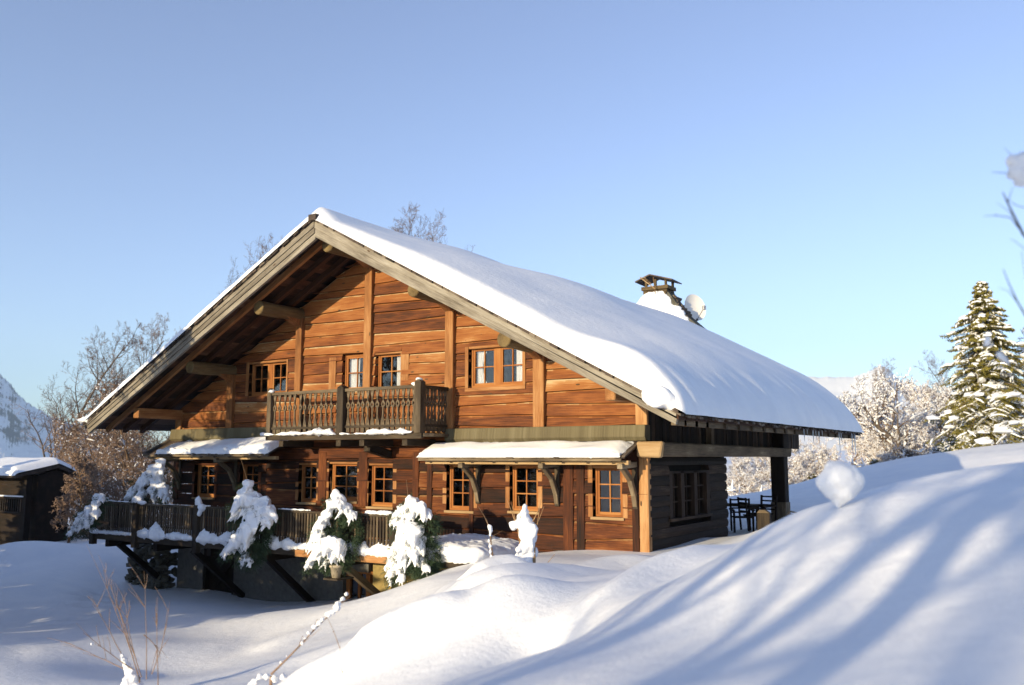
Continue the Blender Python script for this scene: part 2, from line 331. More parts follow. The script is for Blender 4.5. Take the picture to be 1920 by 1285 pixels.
def build_ground():
    n = 460
    t = np.linspace(-1, 1, n); k = 9.6
    g = np.sinh(t*k)/math.sinh(k)*5000
    # densify: blend with a linear core
    gx = g+t*30-1; gy = g+t*30-6
    X, Y = np.meshgrid(gx, gy, indexing='ij'); Z = ground(X, Y)
    me = bpy.data.meshes.new('ground'); v = np.stack([X, Y, Z], -1).reshape(-1, 3)
    i = np.arange((n-1)*(n-1)); r, c = i//(n-1), i % (n-1); a = r*n+c
    f = np.stack([a, a+n, a+n+1, a+1], -1)
    me.from_pydata(v.tolist(), [], f.tolist()); me.polygons.foreach_set('use_smooth', [True]*len(me.polygons)); me.materials.append(M['snow'])
    o = bpy.data.objects.new('ground', me); COL.objects.link(o); tag(o, 'deep settled snow covering the slope and garden', None, None, 'structure')
build_ground()

# ------------------------------------------------------------------ house
XR, ZR = -8.13, 6.10          # ridge
YV, YB = -2.2, 13.4           # front verge, back verge
XL, XE = -17.6, 1.62          # eaves
SL = .527
def rooftop(x): return ZR-SL*abs(x-XR)
house = empty('chalet', (-8, 0, -3.9), 'large old timber chalet with a snow laden gable roof and carved balcony', 'chalet')

def boards_wall(mb, segs, z0, z1f, holes, y0=-.0, th=.14, h=(.24, .34), lighten=0, tr=(0.18, .74)):
    """stack of slightly tapering boards between posts, facing -Y; z1f(x) upper limit"""
    for (xa, xb) in segs:
        z = z0; 
        seams = [[z0, z0]]; top = max(z1f(xa), z1f(xb), z1f((xa+xb)/2) if xa < XR < xb else -99)
        while z < top:
            hh = random.uniform(*h); z += hh; seams.append([z+random.uniform(-.07, .07), z+random.uniform(-.07, .07)])
        for i in range(len(seams)-1):
            a, b = seams[i], seams[i+1]; t = random.uniform(*tr); out = random.uniform(.004, .05)
            lo = lambda x, a=a: a[0]+(a[1]-a[0])*(x-xa)/(xb-xa)+.007
            hi = lambda x, b=b: b[0]+(b[1]-b[0])*(x-xa)/(xb-xa)-.007
            cuts = [xa, xb]+[q for hx in holes for q in (hx[0], hx[1]) if xa < q < xb]
            # clip where the roof comes down
            for k in range(9): cuts.append(xa+(xb-xa)*k/8)
            cuts = sorted(set(cuts))
            for u, v in zip(cuts[:-1], cuts[1:]):
                if v-u < 1e-4: continue
                m_ = (u+v)/2
                spans = [(lo(u), lo(v), hi(u), hi(v))]
                for hx in holes:
                    if hx[0] <= m_ <= hx[1]:
                        ns = []
                        for (l0, l1, h0, h1) in spans:
                            if min(l0, l1) < hx[2]: ns.append((l0, l1, min(h0, hx[2]), min(h1, hx[2])))
                            if max(h0, h1) > hx[3]: ns.append((max(l0, hx[3]), max(l1, hx[3]), h0, h1))
                        spans = ns
                for (l0, l1, h0, h1) in spans:
                    h0 = min(h0, z1f(u)); h1 = min(h1, z1f(v))
                    if h0-l0 < .004 and h1-l1 < .004: continue
                    h0 = max(h0, l0+.001); h1 = max(h1, l1+.001)
                    yl = y0-.018-out; yh = y0-out*.4; w = th
                    cw = .026+.02*abs(fnoise(u*2, i*3.1)); cu = max(l0+.002, h0-cw); cv = max(l1+.002, h1-cw*1.2)
                    Q = [(u, yh-.006, cu), (v, yh-.006, cv), (v, yh+.018, h1), (u, yh+.018, h0)]; off = i*3.7+xa*1.3+y0
                    mb._add(Q, [(0, 1, 2, 3)], [(p[0]+off, p[2]+off*2, p[1]) for p in Q], t+lighten+.30+.25*fnoise(u*3, i*1.7))  # paler tint paints light catching the top edge, along with pale wear
                    h0, h1 = cu, cv; yh = yh-.006
                    P = [(u, yl, l0), (v, yl, l1), (v, y0+w, l1), (u, y0+w, l0), (u, yh, h0), (v, yh, h1), (v, y0+w, h1), (u, y0+w, h0)]
                    o = len(mb.v); off = i*3.7+xa*1.3+y0
                    mb._add(P, [(0, 3, 2, 1), (4, 5, 6, 7), (0, 1, 5, 4), (1, 2, 6, 5), (2, 3, 7, 6), (3, 0, 4, 7)], [(p[0]+off, p[2]+off*2, p[1]) for p in P], t+lighten)
def W(x0, y0, x1, y1, Y): # pixel rectangle on the plane y=Y -> X0,X1,Z0,Z1
    a = onY(x0, y0, Y); b = onY(x1, y1, Y); return (a[0], b[0], b[2], a[2])

GY = .13  # glass plane behind the wall face
def window(name, x0, x1, z0, z1, cols, rows, parent, y=GY, curtain=None, leaf=1, dark=False, frame='frame', sill=True, label=None, side=False):
    """casement window facing -Y: leaves side by side, each cols x rows panes"""
    f = MB(); w = .055; T = lambda: random.uniform(.35, .75)
    f.box(x0-.05, x0, y-.04, y+.06, z0-.05, z1+.05, T()); f.box(x1, x1+.05, y-.04, y+.06, z0-.05, z1+.05, T())
    f.box(x0, x1, y-.041, y+.06, z1, z1+.05, T()); f.box(x0, x1, y-.041, y+.06, z0-.05, z0, T())
    gap = .16 if leaf > 1 else 0; lw = (x1-x0-gap*(leaf-1))/leaf
    win = None; panes = []
    for k in range(leaf):
        a = x0+k*(lw+gap); b = a+lw
        if k: f.box(a-gap, a, y-.035, y+.06, z0, z1, T())
        f.box(a, a+w, y-.025, y+.02, z0, z1, T()); f.box(b-w, b, y-.025, y+.02, z0, z1, T())
        f.box(a+w, b-w, y-.026, y+.02, z0, z0+w, T()); f.box(a+w, b-w, y-.026, y+.02, z1-w, z1, T())
        for i in range(1, cols):
            q = a+w+(b-a-2*w)*i/cols; f.box(q-.014, q+.014, y-.022, y+.018, z0+w, z1-w, T())
        for j in range(1, rows):
            q = z0+w+(z1-z0-2*w)*j/rows; f.box(a+w, b-w, y-.024, y+.019, q-.014, q+.014, T())
        panes.append((a+w, b-w))
    win = f.build('window', frame, parent)
    if label: win['label'] = label
    p = MB()
    for a, b in panes: p.grid([[(a, y+.003, z0+w), (b, y+.003, z0+w)], [(a, y+.003, z1-w), (b, y+.003, z1-w)]])
    p.build('pane', 'glass', win)
    if curtain:
        for (a, b, ty) in curtain:   # ty: fraction of width at bottom
            c = MB(); n = 14; P = []
            for j in range(9):
                zz = z1-(z1-z0)*j/8; row = []
                sq = 1-.0*j/8
                for i in range(n+1):
                    t = i/n; xx = a+(b-a)*t; pin = ty*math.sin(math.pi*min(1, j/8))*(1 if abs(ty) else 0)
                    row.append((xx+pin*(t), y+.07+.018*math.sin(t*math.pi*7), zz))
                P.append(row)
            c.grid(P); o = c.build('curtain', 'curtain', win, smooth=True)
    if sill:
        s = MB(); s.box(x0-.1, x1+.1, -.07, y+.06, z0-.11, z0-.053, .6); s.build('sill', 'beam' if not dark else 'greyd', win)
    return win
def surround(x0, x1, z0, z1, parent, wl=.16, wr=.16, top=.12, bot=0, y=-.045, mat='post'):
    f = MB()
    if wl: f.box(x0-wl, x0, y, .12, z0-.06, z1+top, .55)
    if wr: f.box(x1, x1+wr, y, .12, z0-.06, z1+top, .65)
    if top: f.box(x0, x1, y+.012, .12, z1+.0, z1+top, .5)
    if bot: f.box(x0-wl, x1+wr, y-.003, .12, z0-.06-bot, z0-.062, .6)
    return f.build('window_surround', mat, parent, bevel=.006)

ZB = .40 # bottom of upper wall
soff = lambda x: ZR-.40-SL*abs(x-XR)
up_posts = [(-16.05, .3), (-13.62, .26), (-10.75, .24), (XR, .26), (-5.36, .26), (-2.72, .3), (-.12, .24)]
# window holes upper
wins_up = dict(
 a=W(478, 684, 541, 736, GY), b=W(652, 670, 690, 729, GY), c=W(714, 667, 757, 727, GY), d=W(889, 656, 984, 719, GY))
holes_up = [(w[0]-.06, w[1]+.06, w[2]-.06, w[3]+.06) for w in wins_up.values()]
mb = MB()
xs = [-16.2]+[p[0] for p in up_posts[1:-1]]+[0]
boards_wall(mb, list(zip(xs[:-1], xs[1:])), ZB, soff, holes_up, lighten=.0)
upper_wall = mb.build('upper_wall', 'upper', house, bevel=.006)
upper_wall['label'] = 'orange brown upper gable wall of weathered horizontal boards'
for (x, w) in up_posts:
    p = MB(); ztop = soff(x)-.28
    if x > -1: p.box(-.26, .015, -.06, .1, .62, 1.25, .8)
    elif x < -16: p.box(-16.22, -15.95, -.07, .1, ZB, soff(x)-.2, .5)
    else: p.hexa([(x-w/2, -.14, ZB), (x+w/2, -.14, ZB), (x+w/2, .1, ZB), (x-w/2, .1, ZB), (x-w/2, -.14, ztop), (x+w/2, -.14, ztop), (x+w/2, .1, ztop), (x-w/2, .1, ztop)], random.uniform(.35, .6), 2)
    p.build('wall_post', 'post', house, bevel=.012)
for k, w in wins_up.items():
    cur = {'b': [(w[0]+.04, w[0]+.45, -.06)], 'c': [(w[1]-.3, w[1]-.03, .1)], 'd': [(w[0]+.05, w[0]+.38, -.15), (w[1]-.28, w[1]-.03, .12)], 'a': None}[k]
    window('window', *w, 2, 2, house, curtain=cur, leaf=2 if k in 'ad' else 1, sill=False)
    if k == 'd': surround(w[0]-.06, w[1]+.06, w[2], w[3], house, wl=.10, wr=.06, top=.06, bot=.09)
    if k == 'b': surround(w[0]-.28, w[1]+.06, w[2], w[3], house, wl=.26, wr=0, top=.0)
    if k == 'c': surround(w[0]-.3, w[1]+.02, w[2], w[3], house, wl=0, wr=.28, top=.05)
    if k == 'a': surround(w[0]-.06, w[1]+.06, w[2], w[3], house, wl=.12, wr=.06, top=.06)

# floor band between the storeys
mb = MB(); mb.poly([(.02, -.16, .70), (.02, -.2, .44), (.02, -.12, .35), (.02, .1, .35), (.02, .1, .70)], (-5.45, 0, 0), .5); mb.build('floor_band', 'band', house, bevel=.01)
mb = MB(); mb.poly([(-10.6, -.16, .86), (-10.6, -.2, .56), (-10.6, -.12, .48), (-10.6, .1, .48), (-10.6, .1, .86)], (-5.7, 0, 0), .5); mb.build('floor_band', 'band', house, bevel=.01)

# lower wall
wins_lo = [ # px rect, leaf, cols, rows
 ((376, 872, 406, 930), 1, 2, 3), ((461, 871, 488, 925), 1, 2, 3), ((571, 872, 597, 939), 1, 2, 3), ((628, 870, 673, 936), 1, 2, 3),
 ((702, 873, 740, 947), 1, 2, 3), ((848, 872, 890, 954), 1, 2, 3), ((966, 874, 1011, 955), 1, 2, 3), ((1121, 878, 1169, 966), 1, 2, 3)]
WL = [W(*r, GY) for r, *_ in wins_lo]
holes = [(w[0]-.06, w[1]+.06, w[2]-.06, w[3]+.06) for w in WL]
DOORW = (-8.95, -7.9, -4.2, -3.02); DOORD = (-14.7, -13.3, -4.2, -2.75)
mb = MB()
boards_wall(mb, [(-16.2, -12), (-12, -6.35), (-6.35, -4.75), (-4.75, -2.05), (-2.05, 0)], -2.72, lambda x: .50, holes, y0=0, h=(.26, .4), tr=(.15, .7))
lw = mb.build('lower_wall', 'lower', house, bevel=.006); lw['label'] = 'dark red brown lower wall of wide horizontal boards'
mb = MB()
for x, w, t in [(-16.1, .22, .4), (-6.45, .2, .5), (-6.0, .16, .4), (-1.98, .26, .45), (-1.66, .2, .3), (-.3, .16, .35), (-.09, .22, .8), (-4.7, .12, .4), (-9.75, .3, .6), (-8.25, .3, .55)]:
    p = MB(); p.box(x-w/2, x+w/2+(0.0), -.06, .1, -2.7 if x > -7 else -1.3, .12, t); p.build('wall_post', 'lower' if x < -.2 else 'post', house, bevel=.01)
for w, (_, leaf, c, r) in zip(WL, wins_lo):
    window('window', *w, c, r, house, leaf=leaf, sill=True)
    surround(w[0]-.06, w[1]+.06, w[2], w[3], house, wl=.12, wr=.12, top=.08, mat='post' if w[0] > -12 else 'lower', y=-.03)
# basement
def boxwall(name, mat, x0, x1, y0, y1, z0, z1, holes=(), label=None):
    mb = MB(); cuts = sorted(set([x0, x1]+[q for h in holes for q in h[:2] if x0 < q < x1]))
    for u, v in zip(cuts[:-1], cuts[1:]):
        top = z1; bot = z0; hit = [h for h in holes if h[0] <= (u+v)/2 <= h[1]]
        if hit: bot = hit[0][3]
        mb.box(u, v, y0, y1, bot, top, .5)
    o = mb.build(name, mat, house)
    if label: o['label'] = label
    return o
boxwall('basement_wall', 'stucco', -15.9, -8.05, .02, .3, -5, -2.73, [DOORD, DOORW], 'grey roughcast basement wall under the deck')
boxwall('basement_wall', 'ochre', -7.9, -3.2, .03, .3, -5, -2.73, [], 'ochre roughcast basement wall near the basement window')
boxwall('basement_wall', 'stone', -3.2, -.001, .02, .3, -3.2, -2.73)
mb = MB()
mb.box(-9.0, -7.9, .1, .2, -3.08, -3.0, .7); mb.box(-8.16, -8.02, .06, .2, -4.2, -3.08, .6); mb.box(-8.9, -8.78, .1, .2, -4.2, -3.08, .5); mb.box(-8.5, -8.42, .12, .18, -4.2, -3.08, .5)
bw = mb.build('basement_window', 'frame', house); bw['label'] = 'bright orange framed basement window half buried by snow'
mb = MB(); mb.grid([[(-8.8, .17, -4.2), (-8.1, .17, -4.2)], [(-8.8, .17, -3.08), (-8.1, .17, -3.08)]]); mb.build('pane', 'glass', bw)
mb = MB(); mb.box(-14.7, -13.3, .2, .26, -4.3, -2.75, .3); mb.box(-14.7, -14.6, .05, .2, -4.3, -2.75, .3); mb.box(-13.4, -13.3, .05, .2, -4.3, -2.75, .3); mb.beam((-14.5, .15, -4.1), (-13.5, .15, -3.0), .03, .12, tint=.4)
mb.build('basement_door', 'dark', house)
# dark interior behind openings, floors, body
mb = MB()
mb.box(-16.1, -3.6, .6, 12, -5, .3, .5); mb.box(-3.59, -.2, .6, 4.8, -5, .3, .5); mb.box(-15.9, -.3, .6, 12, .3, 1.0, .5)
mb.poly([(-15.9, .6, 1.001), (-.3, .6, 1.001), (-.3, .6, soff(-.3)-.1), (XR, .6, soff(XR)-.1), (-15.9, .6, soff(-15.9)-.1)], (0, 11.3, 0), .5)
mb.build('room_core', 'black', house)
# stone corner pile at the far left
mb = MB()
for k in range(190):
    x = random.uniform(-18.0, -16.0); z = random.uniform(-4.3, -2.7); y = random.uniform(-.5, .25); lim = -17.9+.25*(z+4.3)
    if x < lim: continue
    mb.blob((x, y, z), (random.uniform(.12, .26), random.uniform(.12, .2), random.uniform(.08, .15)), 1, .3)
mb.build('stone_buttress', 'stone', house)

# side wall (faces +X)
mb = MB(); z = -2.3
swin = [(onY(0, 0, 0)[0]*0+a, b) for a, b in ((1.25, 1.75), (2.05, 2.55), (2.9, 3.4))]
seam = z
def side_log(z0, z1, y0, y1, t):
    o = random.uniform(0, .03); off = random.uniform(0, 40)
    P = [(o-.012, y0, z0), (o+.012, y0, (z0+z1)/2), (o-.02, y0, z1), (-.2, y0, z1), (-.2, y0, z0)]
    P2 = [(a, y1, c) for a, _, c in P]
    V = P+P2; mb._add(V, [(0, 1, 2, 3, 4)[::-1], (5, 6, 7, 8, 9), (0, 5, 6, 1), (1, 6, 7, 2), (2, 7, 8, 3), (4, 9, 5, 0)], [(p[1]+off, p[2]*1.4+off, p[0]) for p in V], t)
while z < -.02:
    h = random.uniform(.2, .28); z1 = min(z+h, -.015); t = random.uniform(.05, .8)
    if z1 > -1.42 and z < -.33: side_log(z+.005, z1-.005, .03, 1.1, t); side_log(z+.005, z1-.005, 3.65, 4.95, t)
    else: side_log(z+.005, z1-.005, .03, 4.95, t)
    z = z1
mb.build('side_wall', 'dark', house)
f = MB()
for a in (1.1, 1.8, 2.62, 3.45): f.box(-.12, .02, a, a+.2, -1.42, -.33, .7)
f.box(-.12, .02, 1.3, 3.45, -.38, -.33, .5); f.box(-.14, .07, 1.05, 3.7, -1.46, -1.40, .8)
sw = None
for a, b in ((1.3, 1.8), (2.0, 2.62), (2.82, 3.45)):
    for q in (-1.38+.34, -1.38+.68): f.box(-.10, -.06, a, b, q-.015, q+.015, .7)
    f.box(-.10, -.058, (a+b)/2-.015, (a+b)/2+.015, -1.4, -.38, .7)
sw = f.build('side_window', 'dark', house); sw['label'] = 'triple casement window in the dark shaded side wall'
p = MB()
for a, b in ((1.3, 1.8), (2.0, 2.62), (2.82, 3.45)): p.grid([[(-.08, a, -1.4), (-.08, b, -1.4)], [(-.08, a, -.38), (-.08, b, -.38)]])
p.build('pane', 'glass', sw)
p = MB(); p.grid([[(-.15+.01*math.sin(j*2), 2.02+.035*j, -1.1), (-.15+.01*math.sin(j*2), 2.02+.035*j, -.7)] for j in range(9)]); p.build('curtain', 'red', sw, True)
p = MB(); p.grid([[(-.15+.01*math.sin(j*2), 2.9+.03*j, -1.0), (-.15+.01*math.sin(j*2), 2.9+.03*j, -.7)] for j in range(6)]); p.build('curtain', 'yellow', sw, True)
# planked upper side wall
mb = MB(); y = 0.02
while y < 11.9:
    w = random.uniform(.12, .22); mb.box(-.1+random.uniform(0, .02), .0+random.uniform(0, .02), y+.004, y+w-.004, .26, 1.5, None, 2); y += w
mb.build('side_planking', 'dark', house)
mb = MB(); mb.hexa([(-.12, -.16, .02), (.42, -.16, .0), (.42, 9.6, .0), (-.12, 9.6, .02), (-.12, -.16, .32), (.46, -.16, .32), (.46, 9.6, .26), (-.12, 9.6, .26)], .6, 1)
mb.build('side_beam', 'greyd', house, bevel=.03)  # darker wood than the beam end stands in for shade
mb = MB(); mb.hexa([(-.14, -.30, .0), (.40, -.30, -.02), (.44, -.162, -.02), (-.14, -.162, .0), (-.14, -.30, .33), (.48, -.30, .33), (.48, -.162, .33), (-.14, -.162, .33)], .75, 0); mb.build('beam_end', 'beam', house, bevel=.03)  # paler copy of the beam wood paints its sunlit end
mb = MB(); mb.box(.0, .16, 3.5, 3.7, .26, 1.1, .7); mb.build('side_strut', 'greyd', house)
mb = MB(); mb.beam((.0, 3.6, 1.2), (1.1, 3.6, .72), .16, .16, tint=.4); mb.build('eave_strut', 'greyd', house)
mb = MB(); mb.box(-.08, .34, 9.1, 9.5, -2.4, 1.15, .3, 2); mb.build('porch_post', 'dark', house, bevel=.02)
mb = MB(); mb.box(-.1, .36, 9.05, 9.52, -2.4, -1.35, .7); mb.build('post_plinth', 'greyd', house, bevel=.02)
mb = MB(); mb.box(-3.3, -2.9, 12.6, 13.0, -2.4, 1.15, .3, 2); mb.build('porch_post', 'dark', house, bevel=.02)

# ------------------------------------------------------------------ roof
roofT = .10
mb = MB()
for sgn, xe in ((-1, XL), (1, XE)):
    n = 26; x = XR
    # deck slab as strips running down the slope, shingle courses outside
    a = Vector((XR, YV+.05, ZR-.16)); L = abs(xe-XR)
    for k in range(n):
        x0 = XR+sgn*L*k/n; x1 = XR+sgn*L*(k+1)/n
        if sgn < 0: x0, x1 = x1, x0
        P = [(x0, YV+.03, rooftop(x0)-.26), (x1, YV+.03, rooftop(x1)-.26), (x1, YB, rooftop(x1)-.26), (x0, YB, rooftop(x0)-.26), (x0, YV+.03, rooftop(x0)-.12), (x1, YV+.03, rooftop(x1)-.12), (x1, YB, rooftop(x1)-.12), (x0, YB, rooftop(x0)-.12)]
        mb.hexa(P, random.uniform(0, 1), 1)
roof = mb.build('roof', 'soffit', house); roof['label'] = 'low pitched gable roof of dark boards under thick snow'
# shingles seen along the verges and eaves
mb = MB()
for sgn, xe in ((-1, XL-.05), (1, XE+.05)):
    L = abs(xe-XR); k = 0; s = 0.0
    while s < L:
        w = random.uniform(.13, .22); x0 = XR+sgn*s; x1 = XR+sgn*min(L, s+w+.03)
        t = random.uniform(.03, .06); oh = random.uniform(.02, .10)
        za, zb = rooftop(x0), rooftop(x1)
        P = [(x0, YV-oh, za-.115), (x1, YV-oh, zb-.115), (x1, 0.5, zb-.115), (x0, .5, za-.115), (x0, YV-oh, za-.09+t*.5), (x1, YV-oh, zb-.09+t*.5+.03), (x1, .5, zb-.09+t*.5), (x0, .5, za-.09+t*.5)]
        if sgn < 0: P = [P[1], P[0], P[3], P[2], P[5], P[4], P[7], P[6]]
        mb.hexa(P, None, 0); s += w
    y = YV-.05
    while y < YB:
        w = random.uniform(.09, .2); oh = random.uniform(0, .14); x0 = xe-sgn*.8; x1 = xe+sgn*oh; d = random.uniform(0, .05)
        for lay in range(2):
            dz = lay*.055
            P = [(x0, y, rooftop(x0)-.13+dz), (x1, y, rooftop(x1)-.13+dz-d), (x1, y+w-.01, rooftop(x1)-.13+dz-d), (x0, y+w-.01, rooftop(x0)-.13+dz), (x0, y, rooftop(x0)-.09+dz), (x1, y, rooftop(x1)-.085+dz-d), (x1, y+w-.01, rooftop(x1)-.085+dz-d), (x0, y+w-.01, rooftop(x0)-.09+dz)]
            if sgn < 0: P = [P[1], P[0], P[3], P[2], P[5], P[4], P[7], P[6]]
            mb.hexa(P, None, 0); x1 -= sgn*random.uniform(.03, .12)
        y += w
mb.box(XR-.1, XR+.16, YV-.12, YV+.3, ZR-.13, ZR+.03, .2)
mb.build('roof_shingles', 'shingle', roof)
# bargeboards: stepped boards each side
def barge(sgn, xe, off0, off1, e0, e1, y0, y1, t):
    # off: drop below the roof top line at ridge / at eave
    mb = MB()
    x1 = xe
    pts = [(XR, y0, ZR-off0), (x1, y0, rooftop(x1)-e0), (x1-sgn*.04, y0, rooftop(x1)-e1), (XR, y0, ZR-off1)]
    mb.poly(pts, (0, y1-y0, 0), t, u=(sgn, 0, -SL))
    return mb.build('bargeboard', 'grey', roof, bevel=.006)
barge(1, XE, .03+.06, .30, .05, .20, -2.2, -2.10, .62); barge(1, XE-.02, .30, .53, .20, .36, -2.17, -2.08, .5)
barge(-1, XL, .03+.06, .27, .05, .16, -2.22, -2.10, .50); barge(-1, XL, .27, .42, .16, .27, -2.19, -2.09, .38); barge(-1, XL, .42, .58, .27, .40, -2.155, -2.07, .62)
# rafters under the roof (inclined), parallel to the verge
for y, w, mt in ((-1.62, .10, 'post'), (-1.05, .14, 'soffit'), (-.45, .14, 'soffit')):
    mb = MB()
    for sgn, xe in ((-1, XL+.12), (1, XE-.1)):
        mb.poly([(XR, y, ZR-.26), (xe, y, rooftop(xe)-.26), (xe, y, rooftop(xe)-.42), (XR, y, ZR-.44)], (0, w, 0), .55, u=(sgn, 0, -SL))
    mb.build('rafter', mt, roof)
mb = MB()
y = .6
while y < 13.2:
    mb.poly([(.02, y, rooftop(0)-.26), (XE-.05, y, rooftop(XE-.05)-.26), (XE-.05, y, rooftop(XE-.05)-.40), (.02, y, rooftop(0)-.42)], (0, .13, 0), .4, u=(1, 0, -SL)); y += .9
mb.build('rafter_tails', 'greyd', roof)
mb = MB(); mb.box(XE-.2, XE-.1, YV+.15, YB-.1, rooftop(XE)-.36, rooftop(XE)-.22, .6); mb.build('eave_board', 'greyd', roof)
# purlins
for px, y0, rr in ((XR, -1.72, .20), (-5.36, -1.6, .19), (-2.72, -1.6, .19), (-.14, -1.55, .15), (-10.8, -1.6, .19), (-13.62, -1.6, .18), (-16.05, -1.6, .16)):
    zc = soff(px)-.06-rr+.02; mb = MB()
    n = 10; pts = [(px+random.uniform(-.01, .01), y0+(.9-y0)*k/5, zc+random.uniform(-.01, .01)) for k in range(6)]
    if abs(px+.14) < .01 or px < -15: mb.beam(pts[0], pts[-1], rr*1.6, rr*1.9, tint=.55)
    else: mb.tube(pts, [rr*random.uniform(.96, 1.05) for _ in pts], 14, .5)
    mb.build('purlin', 'log' if px < -1 and px > -15 else 'post', roof, smooth=False, bevel=.02)
    mb = MB(); mb.hexa([(px-.12, -.5, zc-rr*.9), (px+.12, -.5, zc-rr*.9), (px+.12, .05, zc-rr-.22), (px-.12, .05, zc-rr-.22), (px-.12, -.9, zc-rr*.4), (px+.12, -.9, zc-rr*.4), (px+.12, .05, zc), (px-.12, .05, zc)], .4, 1)
    if -15 < px < -1: mb.build('purlin_bracket', 'post', roof)
# roof snow
def snowT(x, y):
    s = abs(x-XR)/(XE-XR if x > XR else XR-XL)          # 0 ridge .. 1 eave
    if x < XR: base = .25+.05*s; q = max(0, min(1, (y-YV+.05)/.25)); fr = math.sqrt(1-(1-q)**2); fr = .35+.65*fr
    else:
        body = .46+.64*sstep(.0, .45, s); q = max(0, min(1, (y-YV+.03)/.40)); q2 = max(0, min(1, (y-YV)/6.5))
        fr = .42*math.sqrt(1-(1-q)**2)+.58*(1-(1-q2)**1.6); base = body; 
        if s < .06: fr = max(fr, .92*math.sqrt(1-(1-q)**2)*(1-s/.06)+fr*(s/.06))
        k = sstep(.72, .95, s); fr = fr+max(0, .74-fr)*k*math.sqrt(1-(1-q)**2)
    c = .80; ed = math.sqrt(max(0, 1-max(0, (s-c)/(1.018-c))**2.2)) if s > c else 1
    bk = math.sqrt(max(0, min(1, (YB+.02-y)/.6)))
    return float(base*fr*ed*bk)
P = []; ys = [YV-.04]+[YV-.0+(YB-YV)*t for t in (list(np.linspace(0, .16, 26))+list(np.linspace(.17, .96, 60))+list(np.linspace(.965, 1.001, 14)))]
ss = list(np.linspace(-1.02, -.9, 8))+list(np.linspace(-.88, -.06, 34))+list(np.linspace(-.05, .05, 11))+list(np.linspace(.06, .88, 60))+list(np.linspace(.885, 1.02, 26))
for s in ss:
    x = XR+s*((XE-XR) if s > 0 else (XR-XL)); row = []
    for y in ys:
        t = snowT(x, y) if y >= YV else -.05; rt = ZR-SL*math.sqrt((x-XR)**2+.012)
        n = fnoise(x*.45, y*.3, 3)*.10+fnoise(x*1.1, y*.8, 8)*.018
        yy = y; zz = rt-.06+t+n*min(1, t*2.2)
        xx = x+(.07*fnoise(y*1.2, 5)+.04*fnoise(y*5, 2))*sstep(.9, .99, s)
        if y < YV+.3: yy = y-.04+.05*fnoise(x*2.5, 1.0)
        if y < YV: yy = y-.07; zz = rt-.045
        row.append((xx, yy, zz))
    P.append(row)
mb = MB(); mb.grid(P); mb.build('roof_snow', 'snowroof', roof, smooth=True)
# snow lips: right eave face, corner lump, ledge lumps
mb = MB(); y = YV+.15
while y < YB-.1:
    r = random.uniform(.15, .24); t = snowT(XE-.35, y)
    mb.blob((XE-.18+random.uniform(-.05, .03), y, rooftop(XE-.18)-.02+random.uniform(-.02, .04)), (.2, r*1.5, r*.7), 2, .2)
    y += r*1.1
mb.blob((XE-.34, YV-.02, rooftop(XE)+.14), (.36, .26, .24), 2, .3); mb.blob((XE-.42, YV+.02, rooftop(XE)+.28), (.2, .22, .18), 2, .3); mb.blob((XE-.12, YV+.05, rooftop(XE)+.02), (.15, .14, .14), 2, .3); mb.blob((XE-.5, YV+.2, rooftop(XE)+.38), (.2, .2, .18), 2, .2)
mb.build('roof_snow_edge', 'snowclump', roof, remesh=.05)
mb = MB(); mb.blob((XL-.05, YV+.1, rooftop(XL)+.02), (.3, .25, .13), 2, .3); mb.blob((XL-.25, YV+.15, rooftop(XL)-.08), (.12, .2, .10), 2, .3)
y = YV+.3
while y < 6: mb.blob((XL+.02, y, rooftop(XL)+.02), (.2, .3, .1), 2, .2); y += .35
mb.build('roof_snow_edge', 'snowclump', roof, remesh=.04)
for px, py, L in ((1507, 797, .45), (1513, 797, .3), (1524, 798, .55), (1529, 799, .4), (1535, 800, .5), (1541, 800, .3), (1573, 803, .8), (1577, 803, .5), (1602, 806, 1.1), (1597, 806, .8)):
    d = ray(px, py); t = (XE+.02-CAM[0])/d[0]; p = CAM+d*t
    mb = MB(); mb.tube([(p[0], p[1], p[2]+.1), (p[0], p[1], p[2]-L*.4), (p[0]+.01, p[1], p[2]-L)], [.03, .02, .003], 6); mb.build('icicle', 'ice', roof, True)

